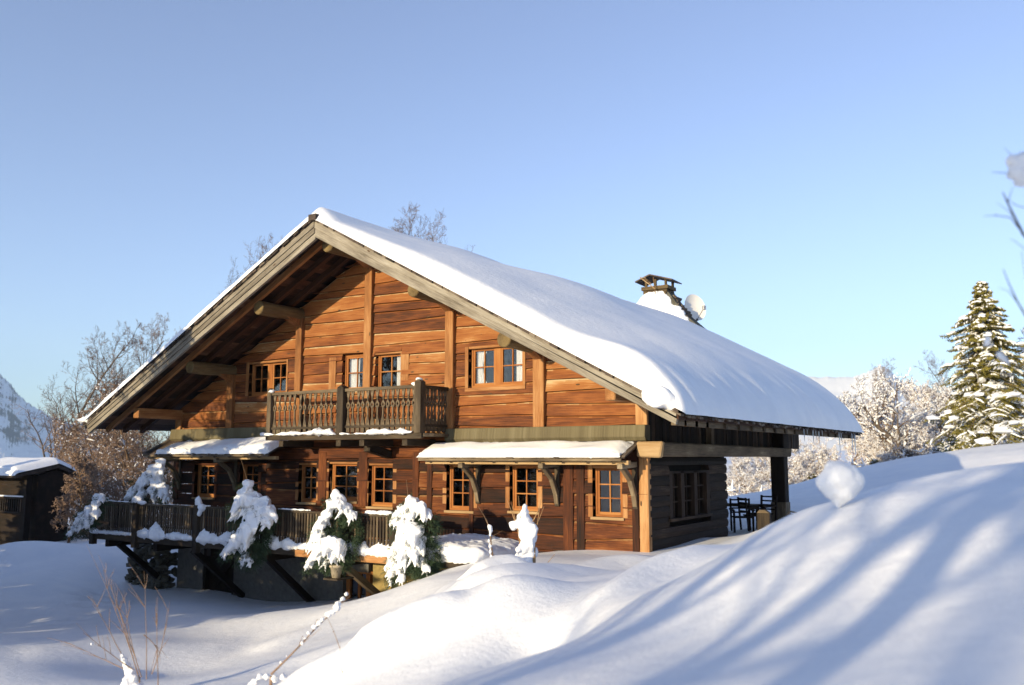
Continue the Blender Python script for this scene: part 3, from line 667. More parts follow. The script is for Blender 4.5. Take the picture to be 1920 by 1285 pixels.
# ------------------------------------------------------------------ pent canopies
def strip_snow(mb, pts, w, h, step=.12, jit=.25):
    """lumpy ridge of snow along a polyline"""
    for a, b in zip(pts[:-1], pts[1:]):
        a, b = Vector(a), Vector(b); n = max(1, int((b-a).length/step))
        for i in range(n+1):
            p = a.lerp(b, i/n); k = 1+jit*2*fnoise(p.x*3+p.y, p.y*3, p.z)
            mb.blob((p.x, p.y, p.z+h*.25*k), (step*1.1, w*.5*k, h*.6*k), 1, .15)
def canopy(x0, x1, yf, zf, zw, brk, label, snow_x0, snow_x1, lip=.12, taper=False):
    mb = MB(); x = x0
    while x < x1:
        w = random.uniform(.11, .2); w = min(w, x1-x); o = random.uniform(-.04, .03)
        for lay in range(2):
            mb.hexa([(x, yf+o+lay*.03, zf-.05+lay*.03), (x+w-.01, yf+o+lay*.03, zf-.05+lay*.03), (x+w-.01, -.02, zw-.05+lay*.03), (x, -.02, zw-.05+lay*.03),
                     (x, yf+o+lay*.03, zf-.025+lay*.03), (x+w-.01, yf+o+lay*.03, zf-.025+lay*.03), (x+w-.01, -.02, zw-.025+lay*.03), (x, -.02, zw-.025+lay*.03)], None, 1)
        x += w
    c = mb.build('canopy', 'shingle', house); c['label'] = label
    mb = MB(); mb.box(x0+.03, x1-.1, yf+.02, yf+.06, zf-.11, zf-.052, .7)
    x = x0+.25
    while x < x1-.1: mb.beam((x, yf+.05, zf-.10), (x, -.05, zw-.12), .08, .09, tint=.3); x += .62
    mb.build('canopy_rafters', 'greyd', c)
    mb = MB(); mb.box(x0+.1, x1-.02, yf+.22, yf+.34, zf-.19, zf-.10, .8); mb.build('canopy_plate', 'beam', c)
    # snow slab
    P = []; n = int((snow_x1-snow_x0)/.1); m = 16
    for i in range(n+1):
        x = snow_x0+(snow_x1-snow_x0)*i/n; row = []; e = min(1, math.sqrt(max(0, min(i/n*(snow_x1-snow_x0), (1-i/n)*(snow_x1-snow_x0))/.22)))
        tp = i/n if taper else 1
        for j in range(m+1):
            t = j/m; y = yf-.03+(-yf-.02)*t*.93; zz = zf+(zw-zf)*t-.03
            prof = math.sqrt(max(0, 1-(1-min(1, t/.2))**2))*(1-.75*sstep(.55, 1.0, t))
            thick = lip*prof*e*(.25+.75*tp)*(1+.35*fnoise(x*1.2, y*2, 4))
            if t > .8: thick -= .16*max(0, fnoise(x*5, y*2.2, 7)+.35)*(1-.5*tp if not taper else 1)
            row.append((x+.03*fnoise(y*5, x), y+.03*fnoise(x*4, 2), zz+thick))
        P.append(row)
    mb = MB(); mb.grid(P); mb.build('canopy_snow', 'snowroof', c, smooth=True)
    mb = MB(); strip_snow(mb, [(snow_x0+.1, yf+.02, zf-.0), (snow_x1-.1, yf+.02, zf-.0)], .10, lip*.9*.8, .1); 
    mb.build('canopy_snow_lip', 'snowclump', c, remesh=.03)
    for bx in brk:
        mb = MB(); mb.beam((bx, yf+.12, zf-.22), (bx, 0, zf-.18), .13, .12, tint=.75)
        pts = [Vector((bx, yf+.25, zf-.24)), Vector((bx+.0, -.30, zf-.5)), Vector((bx, -.10, zf-.85)), Vector((bx, -.04, zf-1.08))]
        for a, b in zip(pts[:-1], pts[1:]): mb.beam(a, b+(b-a)*.06, .11, .11, up=(1, 0, 0), tint=.7)
        mb.box(bx-.06, bx+.06, -.07, .0, zf-1.15, zf-.2, .3)
        mb.build('bracket', 'greyd', c, bevel=.01)
    return c
canopy(-5.72, -.12, -.92, .02, .36, (-4.5, -2.27, -.3), 'right pent canopy with smooth sunlit snow and curved brackets', -5.70, -.22, .15)
canopy(-16.6, -10.85, -.95, .12, .55, (-15.9, -13.3), 'left pent canopy with blue shaded snow sliding off', -15.9, -10.9, .24, taper=True)

# ------------------------------------------------------------------ balcony
BX0, BX1, BY, BZ0, BZ1 = -10.62, -5.42, -1.2, .60, 1.74
mb = MB(); 
for k in range(6): y = BY+.02+k*.2; mb.box(BX0-.12, BX1+.12, y, y+.19, BZ0-.10, BZ0-.03, None, 0)
mb.box(BX0-.1, BX1+.1, BY-.05, BY+.02, BZ0-.16, BZ0-.03, .3)
bal = mb.build('balcony', 'greyd', house); bal['label'] = 'projecting timber balcony with cut out balusters and snow along its foot'
for x in (-10.2, -8.1, -7.3, -5.9): mb = MB(); mb.beam((x, BY+.03, BZ0-.245), (x, .1, BZ0-.245), .16, .16, tint=.2); mb.build('joist', 'greyd', bal)
mb = MB(); mb.beam((-7.35, -.9, BZ0-.36), (-7.35, 0, BZ0-.55), .2, .2, tint=.2); mb.build('corbel', 'greyd', bal)
for x, y, w, t in ((BX0, BY, .15, .5), (-7.95, BY, .22, .15), (BX1, BY, .2, .4), (BX1+.04, -.06, .1, .2), (BX0, -.06, .1, .2)):
    mb = MB(); top = BZ1+.07 if x != -7.95 else BZ1+.03
    mb.box(x-w/2, x+w/2, y-w/2, y+w/2, BZ0-.03, top, t, 2)
    if w > .12: mb.poly([(x-w/2, y-w/2, top), (x+w/2, y-w/2, top), (x, y-w/2, top+.06)], (0, w, 0), t)
    mb.build('balcony_post', 'greyd', bal, bevel=.01)
def rail(x0, y0, x1, y1, z, h, w, t=.4): mb = MB(); mb.beam((x0, y0, z), (x1, y1, z), w, h, tint=t); return mb.build('rail', 'greyd', bal, bevel=.006)
rail(BX0+.08, BY, -8.06, BY, BZ1-.04, .08, .10, .6); rail(-7.84, BY, BX1-.1, BY, BZ1-.04, .08, .10, .6)
rail(BX1, BY+.1, BX1+.02, -.1, BZ1-.04, .08, .10, .3); rail(BX0, BY+.1, BX0, -.1, BZ1-.04, .08, .10, .3)
rail(BX0+.08, BY, BX1-.1, BY, BZ0+.16, .06, .06, .3); rail(BX1, BY+.1, BX1+.02, -.1, BZ0+.16, .06, .06, .2)
def baluster_mesh():
    prof = [(0, .055), (.10, .05), (.16, .068), (.22, .055), (.40, .018), (.555, .016), (.60, .05), (.645, .062), (.69, .05), (.735, .016), (.84, .026), (.93, .045), (1, .05)]
    H = BZ1-BZ0-.08; mb = MB()
    for (a, wa), (b, wb) in zip(prof[:-1], prof[1:]):
        za, zb = a*H, b*H
        if .59 < a < .69:   # ring with a hole
            for s in (-1, 1):
                ia = 0 if a < .62 else .028; ib = .028 if b < .66 else 0
                mb.poly([(s*ia, -.015, za), (s*wa, -.015, za), (s*wb, -.015, zb), (s*ib, -.015, zb)][::s], (0, .03, 0), .6, u=(0, 0, 1))
        else: mb.poly([(-wa, -.015, za), (wa, -.015, za), (wb, -.015, zb), (-wb, -.015, zb)], (0, .03, 0), .6, u=(0, 0, 1))
    o = mb.build('baluster', 'greyd', bal); return o
b0 = baluster_mesh(); b0.data.name = 'baluster'
locs = []
for k in range(13): locs.append((BX0+.18+k*(2.42/12.6), BY, 0))
for k in range(14): locs.append((-7.74+k*(2.2/13.4), BY, 0))
for k in range(7): locs.append((BX1+.0, BY+.2+k*.135, 90))
for i, (x, y, r) in enumerate(locs):
    o = b0 if i == 0 else b0.copy()
    if i: COL.objects.link(o)
    o.parent = bal; o.location = (x, y, BZ0+.02)
    o.rotation_euler = (random.uniform(-.015, .015), random.uniform(-.02, .02), R(r+random.uniform(-4, 4)))
mb = MB()
strip_snow(mb, [(BX0-.15, BY-.10, BZ0-.02), (-8.3, BY-.10, BZ0-.0)], .24, .13, .09, .6); strip_snow(mb, [(-8.2, BY-.08, BZ0-.03), (-7.0, BY-.08, BZ0-.03)], .16, .06, .08, .8); strip_snow(mb, [(-6.9, BY-.10, BZ0-.02), (-5.65, BY-.10, BZ0-.02)], .22, .12, .09, .5)
mb.blob((BX1-.02, BY, BZ1+.13), (.08, .09, .05), 2, .3); mb.blob((BX1-.14, BY-.02, BZ1+.02), (.1, .06, .05), 2, .4); mb.blob((BX0+.05, BY-.03, BZ1+.03), (.09, .08, .06), 2, .4)
mb.build('balcony_snow', 'snowclump', bal, remesh=.022)

# ------------------------------------------------------------------ deck
DX0, DX1, DY, DZ = -17.15, -3.35, -2.0, -2.26
mb = MB()
for k in range(10): y = DY+.02+k*.2; mb.box(DX0, DX1, y, y+.19, DZ-.06, DZ, None, 0)
mb.box(DX0, DX1, DY-.04, DY+.02, DZ-.17, DZ-.005, .2)
deck = mb.build('deck', 'greyd', house); deck['label'] = 'raised timber deck on diagonal struts along the front wall'
mb = MB()
for a, b in ((-8.6, -5.2),): mb.box(a, b, DY-.075, DY-.041, DZ-.18, DZ-.02, .7, 0)
mb.build('deck_fascia', 'post', deck)
for x in (-16.6, -14.3, -12.0, -9.8, -7.4, -5.2): mb = MB(); mb.beam((x, DY+.05, DZ-.28), (x, .1, DZ-.28), .16, .2, tint=.2); mb.build('joist', 'dark', deck)
for x in (-16.3, -12.9, -10.0, -7.35):
    mb = MB(); mb.beam((x, DY+.25, DZ-.3), (x+.05, 0.0, DZ-1.75 if x < -8 else DZ-1.5), .15, .15, up=(1, 0, 0), tint=.55 if x > -8 else .2); mb.build('deck_strut', 'greyd' if x > -8 else 'dark', deck)
posts = (DX0, -15.1, -12.4, -9.75, -5.45)
for x in posts:
    mb = MB(); mb.box(x-.09, x+.09, DY-.13, DY+.03, DZ-.32, -1.30, .15, 2); mb.build('deck_post', 'greyd', deck, bevel=.01)
for a, b in list(zip(posts[:-1], posts[1:]))[:4]:
    mb = MB(); mb.box(a+.09, b-.09, DY-.05, DY+.03, -1.38, -1.33, .4, 0); mb.box(a+.09, b-.09, DY-.03, DY+.01, -1.98, -1.93, .2, 0); mb.box(a+.09, b-.09, DY-.03, DY+.01, -1.43, -1.385, .2, 0)
    x = a+.14
    while x < b-.14: mb.box(x, x+.055, DY-.055, DY-.032, DZ+.10, -1.385, random.uniform(.1, .7), 2); x += .098
    mb.build('fence_panel', 'greyd', deck)
mb = MB(); mb.box(DX0-.02, DX0+.02, DY+.03, -.1, -1.38, -1.33, .3); 
y = DY+.1
while y < -.2: mb.box(DX0-.01, DX0+.012, y, y+.055, DZ+.1, -1.385, .3, 2); y += .1
mb.build('fence_panel', 'greyd', deck)
mb = MB()
for a, b, h in ((-17.1, -15.2, .13), (-14.95, -13.9, .34), (-13.9, -12.55, .18), (-12.2, -10.9, .3), (-9.6, -8.6, .32), (-8.6, -7.4, .28), (-6.9, -5.5, .34)):
    strip_snow(mb, [(a, DY-.02, DZ+.02), (b, DY-.02, DZ+.02)], .32, h, .13, .5)
    strip_snow(mb, [(a, DY+.3, DZ+.02), (b, DY+.3, DZ+.02)], .5, h*.9, .2, .3)
    strip_snow(mb, [(a, DY+.75, DZ+.02), (b, DY+.75, DZ+.02)], .6, h*.8, .25, .3)
mb.build('deck_snow', 'snowclump', deck, remesh=.04)
mb = MB()
for i in range(22):
    for j in range(12): mb.blob((-5.35+i*.1, DY+.1+j*.16, DZ+.12+.05*fnoise(i*.25, j*.3)), (.27, .27, .34-.10*abs(i-8)/10), 1, .04)
mb.build('deck_snow', 'snowroof', deck, remesh=.05)
mb = MB()
strip_snow(mb, [(-17.15, DY-.01, -1.30), (-15.2, DY-.01, -1.32)], .09, .05, .08); strip_snow(mb, [(-15.0, DY-.01, -1.32), (-12.5, DY-.01, -1.33)], .06, .02, .07)
strip_snow(mb, [(-12.3, DY-.01, -1.32), (-11.2, DY-.01, -1.32)], .07, .035, .07); strip_snow(mb, [(-9.3, DY-.01, -1.32), (-8.2, DY-.01, -1.32)], .07, .04, .07); strip_snow(mb, [(-6.3, DY-.01, -1.32), (-5.6, DY-.01, -1.32)], .14, .10, .08)
mb.blob((-15.1, DY-.05, -1.24), (.2, .12, .12), 2, .3); mb.blob((-14.85, DY-.05, -1.31), (.18, .1, .07), 2, .3)
mb.blob((-12.38, DY-.05, -1.22), (.12, .11, .16), 2, .3); mb.blob((-12.2, DY-.07, -1.37), (.13, .1, .11), 2, .3); mb.blob((-12.25, DY-.1, -1.5), (.08, .06, .09), 2, .3)
mb.blob((-17.0, DY-.05, -1.22), (.2, .15, .14), 2, .3); mb.blob((-16.8, DY-.0, -1.28), (.25, .1, .09), 2, .3)
mb.build('rail_snow', 'snowclump', deck, remesh=.025)
# ------------------------------------------------------------------ chimney and dish
CY0, CY1 = 13.95, 14.65
mb = MB(); mb.poly([(-7.3, CY0, -2.8), (-5.2, CY0, -2.8), (-5.2, CY0, 2.6), (-3.3, CY0, 4.2), (-4.6, CY0, 5.4), (-5.35, CY0, 6.45), (-6.25, CY0, 6.45), (-6.9, CY0, 5.4)], (0, CY1-CY0, 0), .4)
ch = mb.build('chimney', 'stone', house); ch['label'] = 'stone chimney plastered with snow under a tilted wooden cap'
mb = MB()
for k in range(34):
    z = random.uniform(4.0, 6.4); mb.box(-5.36-(z-6.4)*.66-random.uniform(.0, .12), -5.30-(z-6.4)*.66+random.uniform(0, .10), CY0+random.uniform(0, .3), CY0+random.uniform(.45, .75), z, z+.07, None, 0)
mb.build('side_shingles', 'shingle', ch)
mb = MB()
for k in range(170):
    z = random.uniform(4.2, 6.25); l = -6.2-(6.4-z)*.5; r = -5.6+(6.4-z)*.52
    mb.blob((random.uniform(l, r), CY0+.0, z), (.27, .15, .24), 2, .1)
for x, z in ((-4.85, 5.75), (-4.7, 5.55), (-4.55, 5.3), (-4.7, 5.1), (-4.3, 5.0), (-4.1, 4.85), (-3.95, 4.7), (-3.75, 4.62), (-3.5, 4.45)): mb.blob((x-.08, CY0+.0, z-.08), (.17, .16, .15), 2, .3)
mb.build('chimney_snow', 'snowclump', ch, remesh=.04)
mb = MB()
mb.box(-6.40, -5.28, CY0-.1, CY1+.05, 6.52, 6.66, .4, 0); mb.box(-6.34, -5.34, CY0-.05, CY1, 6.38, 6.50, .2, 0); mb.box(-6.3, -5.38, CY0-.08, CY1, 6.26, 6.37, .3, 0)
for x in (-6.25, -5.85, -5.42): mb.box(x-.04, x+.04, CY0+.02, CY0+.1, 6.66, 6.95, .2)
mb.box(-5.42, -5.34, CY1-.1, CY1, 6.66, 6.9, .2)
mb.build('flue_frame', 'log', ch)
mb = MB()
for (xa, za, xb, zb) in ((-6.62, 6.90, -6.0, 7.13), (-6.0, 7.13, -5.05, 6.84)):
    mb.hexa([(xa, CY0-.2, za-.04), (xb, CY0-.2, zb-.04), (xb, CY1+.1, zb-.06), (xa, CY1+.1, za-.06), (xa, CY0-.2, za+.01), (xb, CY0-.2, zb+.01), (xb, CY1+.1, zb-.02), (xa, CY1+.1, za-.02)], .6, 0)
mb.build('cap', 'shingle', ch)
mb = MB()
a = Vector((-5.72, CY0-.28, 6.30)); b = Vector((-5.85, CY0-.28, 7.02)); b2 = Vector((-6.1, CY0-.28, 6.95))
mb.tube([a, (-5.80, CY0-.28, 6.98)], .018, 5); mb.tube([(-5.72, CY0-.28, 6.5), (-6.35, CY0-.3, 7.02)], .02, 5)
for k in range(6): z = 6.72+k*.05; mb.tube([(-5.88-.05*k, CY0-.26, z+.02), (-6.1-.05*k, CY0-.26, z+.05)], .008, 4)
mb.tube([(-7.0, CY0+.2, 5.95), (-6.6, CY0+.2, 5.97)], .03, 5)
mb.build('aerial', 'beam', ch)
dc = Vector(onY(1303, 577, 15.2)); dz = empty('satellite_dish', dc, 'round cream satellite dish on the snowy chimney side', 'satellite dish')
dirn = Vector((.84, -.52, .22)).normalized(); ex = Vector((0, 0, 1)).cross(dirn).normalized(); ey = dirn.cross(ex)
mb = MB(); P = []
for i in range(9):
    r = i/8; P.append([dc+ex*(.50*r*math.cos(t))+ey*(.56*r*math.sin(t))+dirn*(.13*r*r-.1) for t in np.linspace(0, 2*math.pi, 37)])
mb.grid(P); P = [[p-dirn*(.012+.0*i) for p in row] for i, row in enumerate(P)]; mb.grid(P[::-1]); mb.grid([P[-1], [p+dirn*.014 for p in P[-1]]])
mb.build('reflector', 'dish', dz, True)
arm0 = dc-ey*.52+dirn*.0; feed = dc+dirn*.55-ey*.22
mb = MB(); mb.tube([arm0, feed], .016, 5); mb.build('feed_arm', 'metal', dz)
mb = MB(); mb.beam(feed-ex*.06, feed+ex*.06, .09, .17, tint=.5); mb.build('feed_horn', 'metal', dz, bevel=.01)
mb = MB(); mb.blob(arm0, .06, 1); mb.tube([dc-dirn*.1, dc-dirn*.3, dc-dirn*.3-Vector((.1, 0, .7))], .03, 6); mb.build('mast', 'darkmetal', dz)

# ------------------------------------------------------------------ potted conifers in front of the deck
def fol_blades(mb, c, r, n, L=.16, droop=.5, out=None, spread=1.0):
    """needle sprays inside an ellipsoid: each spray is a short twig with flat needle blades"""
    c = Vector(c)
    for _ in range(n):
        d = Vector((random.gauss(0, 1), random.gauss(0, 1), random.gauss(0, .8))).normalized(); p = c+Vector((d.x*r[0], d.y*r[1], d.z*r[2]))*random.uniform(.35, 1)**.6
        q = (d+Vector((0, 0, -droop))).normalized(); l = L*random.uniform(.6, 1.3); e = p+q*l; s = q.orthogonal().normalized(); t = random.random()
        s2 = q.cross(s)
        for k in range(7):
            o = p.lerp(e, k/7); an = random.uniform(0, 6.28); v = (s*math.cos(an)+s2*math.sin(an))*.055+q*.05
            w = q*.008; mb.tri(o-w, o+w, o+v, t)
        mb.tri(p, p+s*.008, e, t)
def potted(px, pyb, y, blobs, darks, label, label_pot=None, pot=True, zpot=None, sticks=(), D=None):
    c0 = onY(px, pyb, y)
    t = empty('snowy_spruce', (c0[0], c0[1], c0[2]), label, 'young spruce', 'snow laden young spruces along the deck')
    dd = float((c0-CAM)@FWD); k = dd/F
    mb = MB()
    for (bx, by, r, *dy) in blobs:
        off = dy[0] if dy else random.uniform(-.12, .12)
        p = onY(bx, by, y-.1+off); mb.blob(p, (r*k*.98, r*k*.95, r*k*.9), 2, .3)
        ax = Vector(onY(px+(bx-px)*.25, by-r*.6, y)); dv = (Vector(p)-ax)+Vector((0, -.03, -.5*r*k)); dv.normalize(); e = Vector(p)+dv*r*k*random.uniform(1.1, 1.9)+Vector((0, 0, -.25*r*k))
        mb.tube([Vector(p), Vector(p).lerp(e, .5)+Vector((0, 0, .12*r*k)), e, e+Vector((0, 0, -.5*r*k))], [r*k*.8, r*k*.6, r*k*.3, r*k*.08], 8)
        for _ in range(2):
            q = Vector(p)+Vector((random.uniform(-1, 1), random.uniform(-1, .3), random.uniform(-1, .6)))*r*k*.45; mb.blob(q, r*k*random.uniform(.5, .7), 2, .35)
    # small finger like drips along the branches
    for (bx, by, r, *dy) in blobs:
        p = Vector(onY(bx, by, y-.1))
        for _ in range(4):
            d = Vector((random.uniform(-1, .7), random.uniform(-.7, .2), -1)).normalized(); a = p+d*r*k*.5; L = r*k*random.uniform(.8, 1.4)
            mb.tube([a-d*L*.4, a, a+d*L*.6, a+d*L*1.3], [r*k*.3, r*k*.34, r*k*.22, .008], 7)
    mb.build('clinging_snow', 'snowclump', t, remesh=.015)
    mb = MB()
    for (bx, by, rx, rz, n) in darks: fol_blades(mb, onY(bx, by, y+.12), (rx*k, .28, rz*k), n)
    for (bx, by, r, *dy) in blobs: fol_blades(mb, onY(bx, by+r*.4, y+.02), (r*k*1.0, r*k, r*k), int(r*3.4), L=.21, droop=.8)
    mb.build('needles', 'needle', t)
    mb = MB(); top = min(b[1] for b in blobs); a = onY(px, pyb, y+.05); b = onY(blobs[0][0], blobs[0][1], y); mb.tube([a, (Vector(a)+Vector(b))/2+Vector((.03, 0, 0)), b], [.035, .03, .012], 7); 
    for (sx0, sy0, sx1, sy1) in sticks: mb.tube([onY(sx0, sy0, y), onY(sx1, sy1, y)], [.008, .004], 4)
    mb.build('trunk', 'bark', t)
    if pot:
        a = Vector(onY(px, pyb, y)); P = []; mb = MB()
        mb.tube([a+Vector((0, 0, -.26)), a+Vector((0, 0, -.02)), a+Vector((0, 0, -.019)), a+Vector((0, 0, .03))], [.10, .15, .17, .17], 16, .5); mb.build('pot', 'pot', t, True)
        mb = MB(); mb.box(a.x-.22, a.x+.22, a.y-.2, DY-.04, a.z-.30, a.z-.262, .3); mb.build('pot_shelf', 'greyd', t)
    return t
potted(470, 1042, -2.45, [(465, 908, 11), (460, 925, 15), (472, 938, 20), (490, 948, 22), (504, 960, 15), (452, 940, 15), (446, 960, 13), (500, 978, 11), (475, 972, 16), (466, 990, 17), (455, 1003, 16), (443, 1018, 14), (430, 1030, 11), (422, 1038, 7), (466, 1010, 12), (462, 1045, 11), (470, 1052, 7), (452, 1050, 6)],
       [(486, 1000, 26, 44, 520), (446, 965, 12, 34, 160), (470, 1040, 28, 22, 260)], 'snow laden young spruce leaning like a hooked hood before the left end of the deck', pot=False, sticks=((465, 905, 452, 862),))
potted(631, 1062, -2.4, [(630, 928, 10), (636, 940, 14), (648, 952, 14), (660, 965, 10), (622, 945, 11), (612, 968, 11), (604, 980, 13), (600, 998, 16), (594, 1015, 15), (600, 1035, 16), (618, 1018, 16), (634, 1022, 15), (640, 1034, 11), (626, 1040, 12), (586, 1050, 9), (576, 1062, 5), (612, 1052, 10)],
       [(654, 1010, 22, 48, 620), (628, 985, 20, 22, 300), (626, 1056, 32, 16, 300)], 'snow laden young spruce with dark open right side above a clay pot', sticks=((622, 930, 620, 895),))
potted(775, 1062, -2.4, [(768, 940, 11), (776, 945, 14), (790, 952, 13), (799, 962, 11), (758, 956, 13), (748, 966, 12), (742, 978, 10), (770, 968, 14), (760, 988, 17), (776, 996, 18), (764, 1014, 20), (750, 1022, 16), (786, 1015, 14), (744, 1040, 14), (760, 1044, 16), (778, 1038, 14), (736, 1058, 11), (752, 1064, 11), (734, 1076, 8), (753, 1084, 8), (733, 1090, 5), (800, 1066, 8), (792, 1052, 9)],
       [(800, 1045, 24, 36, 620), (803, 985, 14, 34, 260), (758, 970, 18, 14, 90), (800, 1070, 30, 12, 260)], 'tallest snow laden young spruce at the right end of the deck railing', pot=False, sticks=((766, 940, 762, 900),))
potted(288, 955, -1.2, [(300, 868, 9), (290, 880, 13), (277, 894, 12), (266, 905, 11), (296, 900, 14), (305, 915, 12), (290, 918, 13), (252, 918, 11), (244, 930, 8), (310, 930, 8), (268, 925, 10), (300, 880, 9)],
       [(285, 935, 32, 18, 260), (262, 905, 18, 18, 100), (310, 910, 12, 25, 100)], 'broad snow laden spruce standing on the deck at its left corner', pot=False)
potted(172, 975, -2.9, [(190, 932, 8), (180, 945, 9), (168, 956, 10), (180, 962, 10), (156, 966, 9), (148, 976, 8), (166, 976, 9), (152, 985, 8), (140, 992, 7), (132, 1000, 5)],
       [(165, 972, 26, 22, 240), (185, 945, 12, 16, 80), (145, 1000, 14, 10, 70)], 'small drooping spruce spilling out past the left end of the deck', pot=False)
tt = bpy.data.objects['snowy_spruce.004']; mb = MB(); a = Vector(onY(172, 975, -2.85)); mb.tube([a, a+Vector((.3, .3, -.1)), Vector((-17.0, -2.0, -2.1))], [.025, .035, .04], 6); mb.build('bent_stem', 'bark', tt)
tt = bpy.data.objects['snowy_spruce.003']; mb = MB(); a = onY(288, 955, -1.15); mb.tube([a, (a[0], a[1], DZ)], [.03, .05], 6); mb.build('lower_trunk', 'bark', tt)

# ------------------------------------------------------------------ snow pillar, sapling, twigs in the garden
pc = atD(985, 1083, 15.3); gp = gz(pc[0], pc[1]); k = 15.3/F
t = empty('snowy_shrub', (pc[0], pc[1], gp), 'tall upright shrub packed in bright snow around a bare wooden stake', 'shrub')
mb = MB()
for bx, by, r in ((984, 950, 5), (983, 960, 7), (981, 970, 9), (986, 980, 12), (972, 982, 8), (963, 985, 8), (992, 990, 13), (985, 1000, 11), (994, 1010, 12), (988, 1022, 13), (994, 1036, 12), (985, 1048, 12), (992, 1060, 12), (978, 1062, 12), (985, 1074, 17), (968, 1080, 16), (1000, 1078, 14), (950, 1086, 13), (972, 1030, 5), (971, 1042, 6), (1000, 990, 7), (1001, 1000, 7)):
    p = atD(bx, by, 15.3+random.uniform(-.1, .1)); mb.blob(p, r*k*1.18, 2, .25)
mb.build('clinging_snow', 'snowclump', t, remesh=.022)
mb = MB()
for p0, p1 in (((985, 1080), (972, 930)), ((992, 1070), (1016, 925)), ((1000, 1000), (1020, 950)), ((978, 1040), (958, 940)), ((968, 985), (950, 935)), ((992, 1000), (986, 932)), ((1005, 1085), (1040, 1040)), ((998, 980), (1014, 940))):
    a, b = Vector(atD(*p0, 15.35)), Vector(atD(*p1, 15.3)); m_ = (a+b)/2+Vector((random.uniform(-.04, .04), 0, 0)); mb.tube([a, m_, b], [.010, .007, .003], 4)
mb.build('branch', 'twig', t)
mb = MB(); a = Vector(atD(1001, 1088, 15.25)); mb.tube([a, a+Vector((.0, 0, .55)), a+Vector((.01, 0, .95))], [.035, .033, .03], 8, .6); mb.build('stake', 'beam', t)
sc_ = atD(922, 1078, 15.0); t = empty('sapling', (sc_[0], sc_[1], gz(sc_[0], sc_[1])), 'thin forked sapling wrapped in snow left of the snow packed shrub', 'sapling')
mb = MB(); k = 15.0/F
for bx, by, r in ((916, 985, 3), (919, 990, 5), (921, 996, 4.5), (919, 1004, 3), (917, 1014, 4), (919, 1024, 4.5), (920, 1034, 4.5), (922, 1045, 5), (924, 1056, 5.5), (927, 1066, 6.5), (930, 1076, 10), (915, 1082, 8)): mb.blob(atD(bx, by, 15), r*k, 2, .25)
mb.build('clinging_snow', 'snowclump', t, remesh=.018)
mb = MB()
for pts, r in ((((929, 1085), (922, 1030), (918, 990), (908, 968), (897, 950)), .016), (((920, 1010), (928, 1003), (943, 995)), .007), (((915, 985), (912, 972)), .006), (((936, 1085), (926, 1040), (900, 1020)), .004)):
    mb.tube([atD(a, b, 15) for a, b in pts], [r*(1-.8*i/(len(pts)-1)) for i in range(len(pts))], 5)
mb.build('trunk', 'bark', t)

def twig_bush(name, base, tips, d, label, cat, r0=.007, side=3, snow=(), mat='twigb'):
    bp_ = atD(*base, d); t = empty(name, (bp_[0], bp_[1], gz(bp_[0], bp_[1])), label, cat); mb = MB()
    for tx, ty, bx, by in tips:
        a = Vector(atD(bx, by, d+random.uniform(-.1, .1))); b = Vector(atD(tx, ty, d+random.uniform(-.4, .4))); pts = []; n = 7
        bow = Vector((random.uniform(-.05, .05), random.uniform(-.05, .05), 0))
        for i in range(n): s = i/(n-1); pts.append(a.lerp(b, s)+bow*math.sin(s*math.pi)+Vector((random.uniform(-1, 1), 0, random.uniform(-1, 1)))*.008)
        mb.tube(pts, [r0*(1-.82*i/(n-1)) for i in range(n)], 5)
        for _ in range(side):
            i = random.randint(2, n-2); p = pts[i]; L = random.uniform(.12, .4); dr = ((b-a).normalized()+Vector((random.uniform(-.8, .8), random.uniform(-.6, .6), .1))).normalized()
            q = p+dr*L; mb.tube([p, (p+q)/2+Vector((random.uniform(-.02, .02), 0, .01)), q], [.004, .003, .0015], 4)
            for s in (.5, .8, 1):
                if random.random() < .4: mb.blob(p.lerp(q, s), .006, 1)
    low = Vector((bp_[0], bp_[1], gz(bp_[0], bp_[1])-.15)); mb.tube([low, Vector(atD(*base, d))], [r0*1.6, r0*1.2], 6)
    mb.build('branch', mat, t)
    if snow:
        mb = MB(); k = d/F
        for bx, by, r in snow: mb.blob(atD(bx, by, d), r*k, 3 if r > 15 else 2, .06 if r > 15 else .28)
        o = mb.build('clinging_snow', 'snowclump', t, remesh=max(.009, k*1.5))
        if max(s[2] for s in snow) > 25: o.modifiers['s'].iterations = 14; o.modifiers['d'].strength = .006
    return t
twig_bush('twig_bush', (262, 1270), [(162, 1020, 262, 1275), (185, 1040, 255, 1240), (270, 1070, 275, 1275), (210, 1085, 258, 1265), (143, 1168, 250, 1255), (232, 1105, 265, 1270), (295, 1120, 297, 1290), (300, 1245, 270, 1190), (122, 1203, 235, 1255), (318, 1125, 285, 1265), (170, 1115, 240, 1250)], 11.5,
          'leafless reddish twig bush with a clump of snow at its foot on the left lawn', 'shrub', side=4,
          snow=((229, 1229, 4), (233, 1238, 6), (238, 1248, 8), (243, 1260, 10), (247, 1272, 13), (243, 1285, 16), (258, 1290, 14), (172, 1208, 3)))
twig_bush('fallen_branch', (508, 1268), [(655, 1112, 508, 1265)], 10.5, 'single slanting branch lined with snow clumps rising from the lit mound', 'branch', r0=.014, side=6,
          snow=[(508+(147)*s+random.uniform(-3, 3), 1265-(150)*s-3+random.uniform(-2, 2), r) for s, r in ((.12, 3), (.2, 2), (.38, 4), (.44, 3), (.5, 4.5), (.57, 5), (.62, 5), (.68, 4), (.72, 6), (.77, 5), (.82, 6.5), (.87, 6), (.92, 5), (.97, 4))]+[(478, 1278, 7), (488, 1270, 6), (500, 1270, 6), (515, 1273, 7), (530, 1270, 6), (542, 1276, 7), (548, 1284, 7), (472, 1287, 8)])
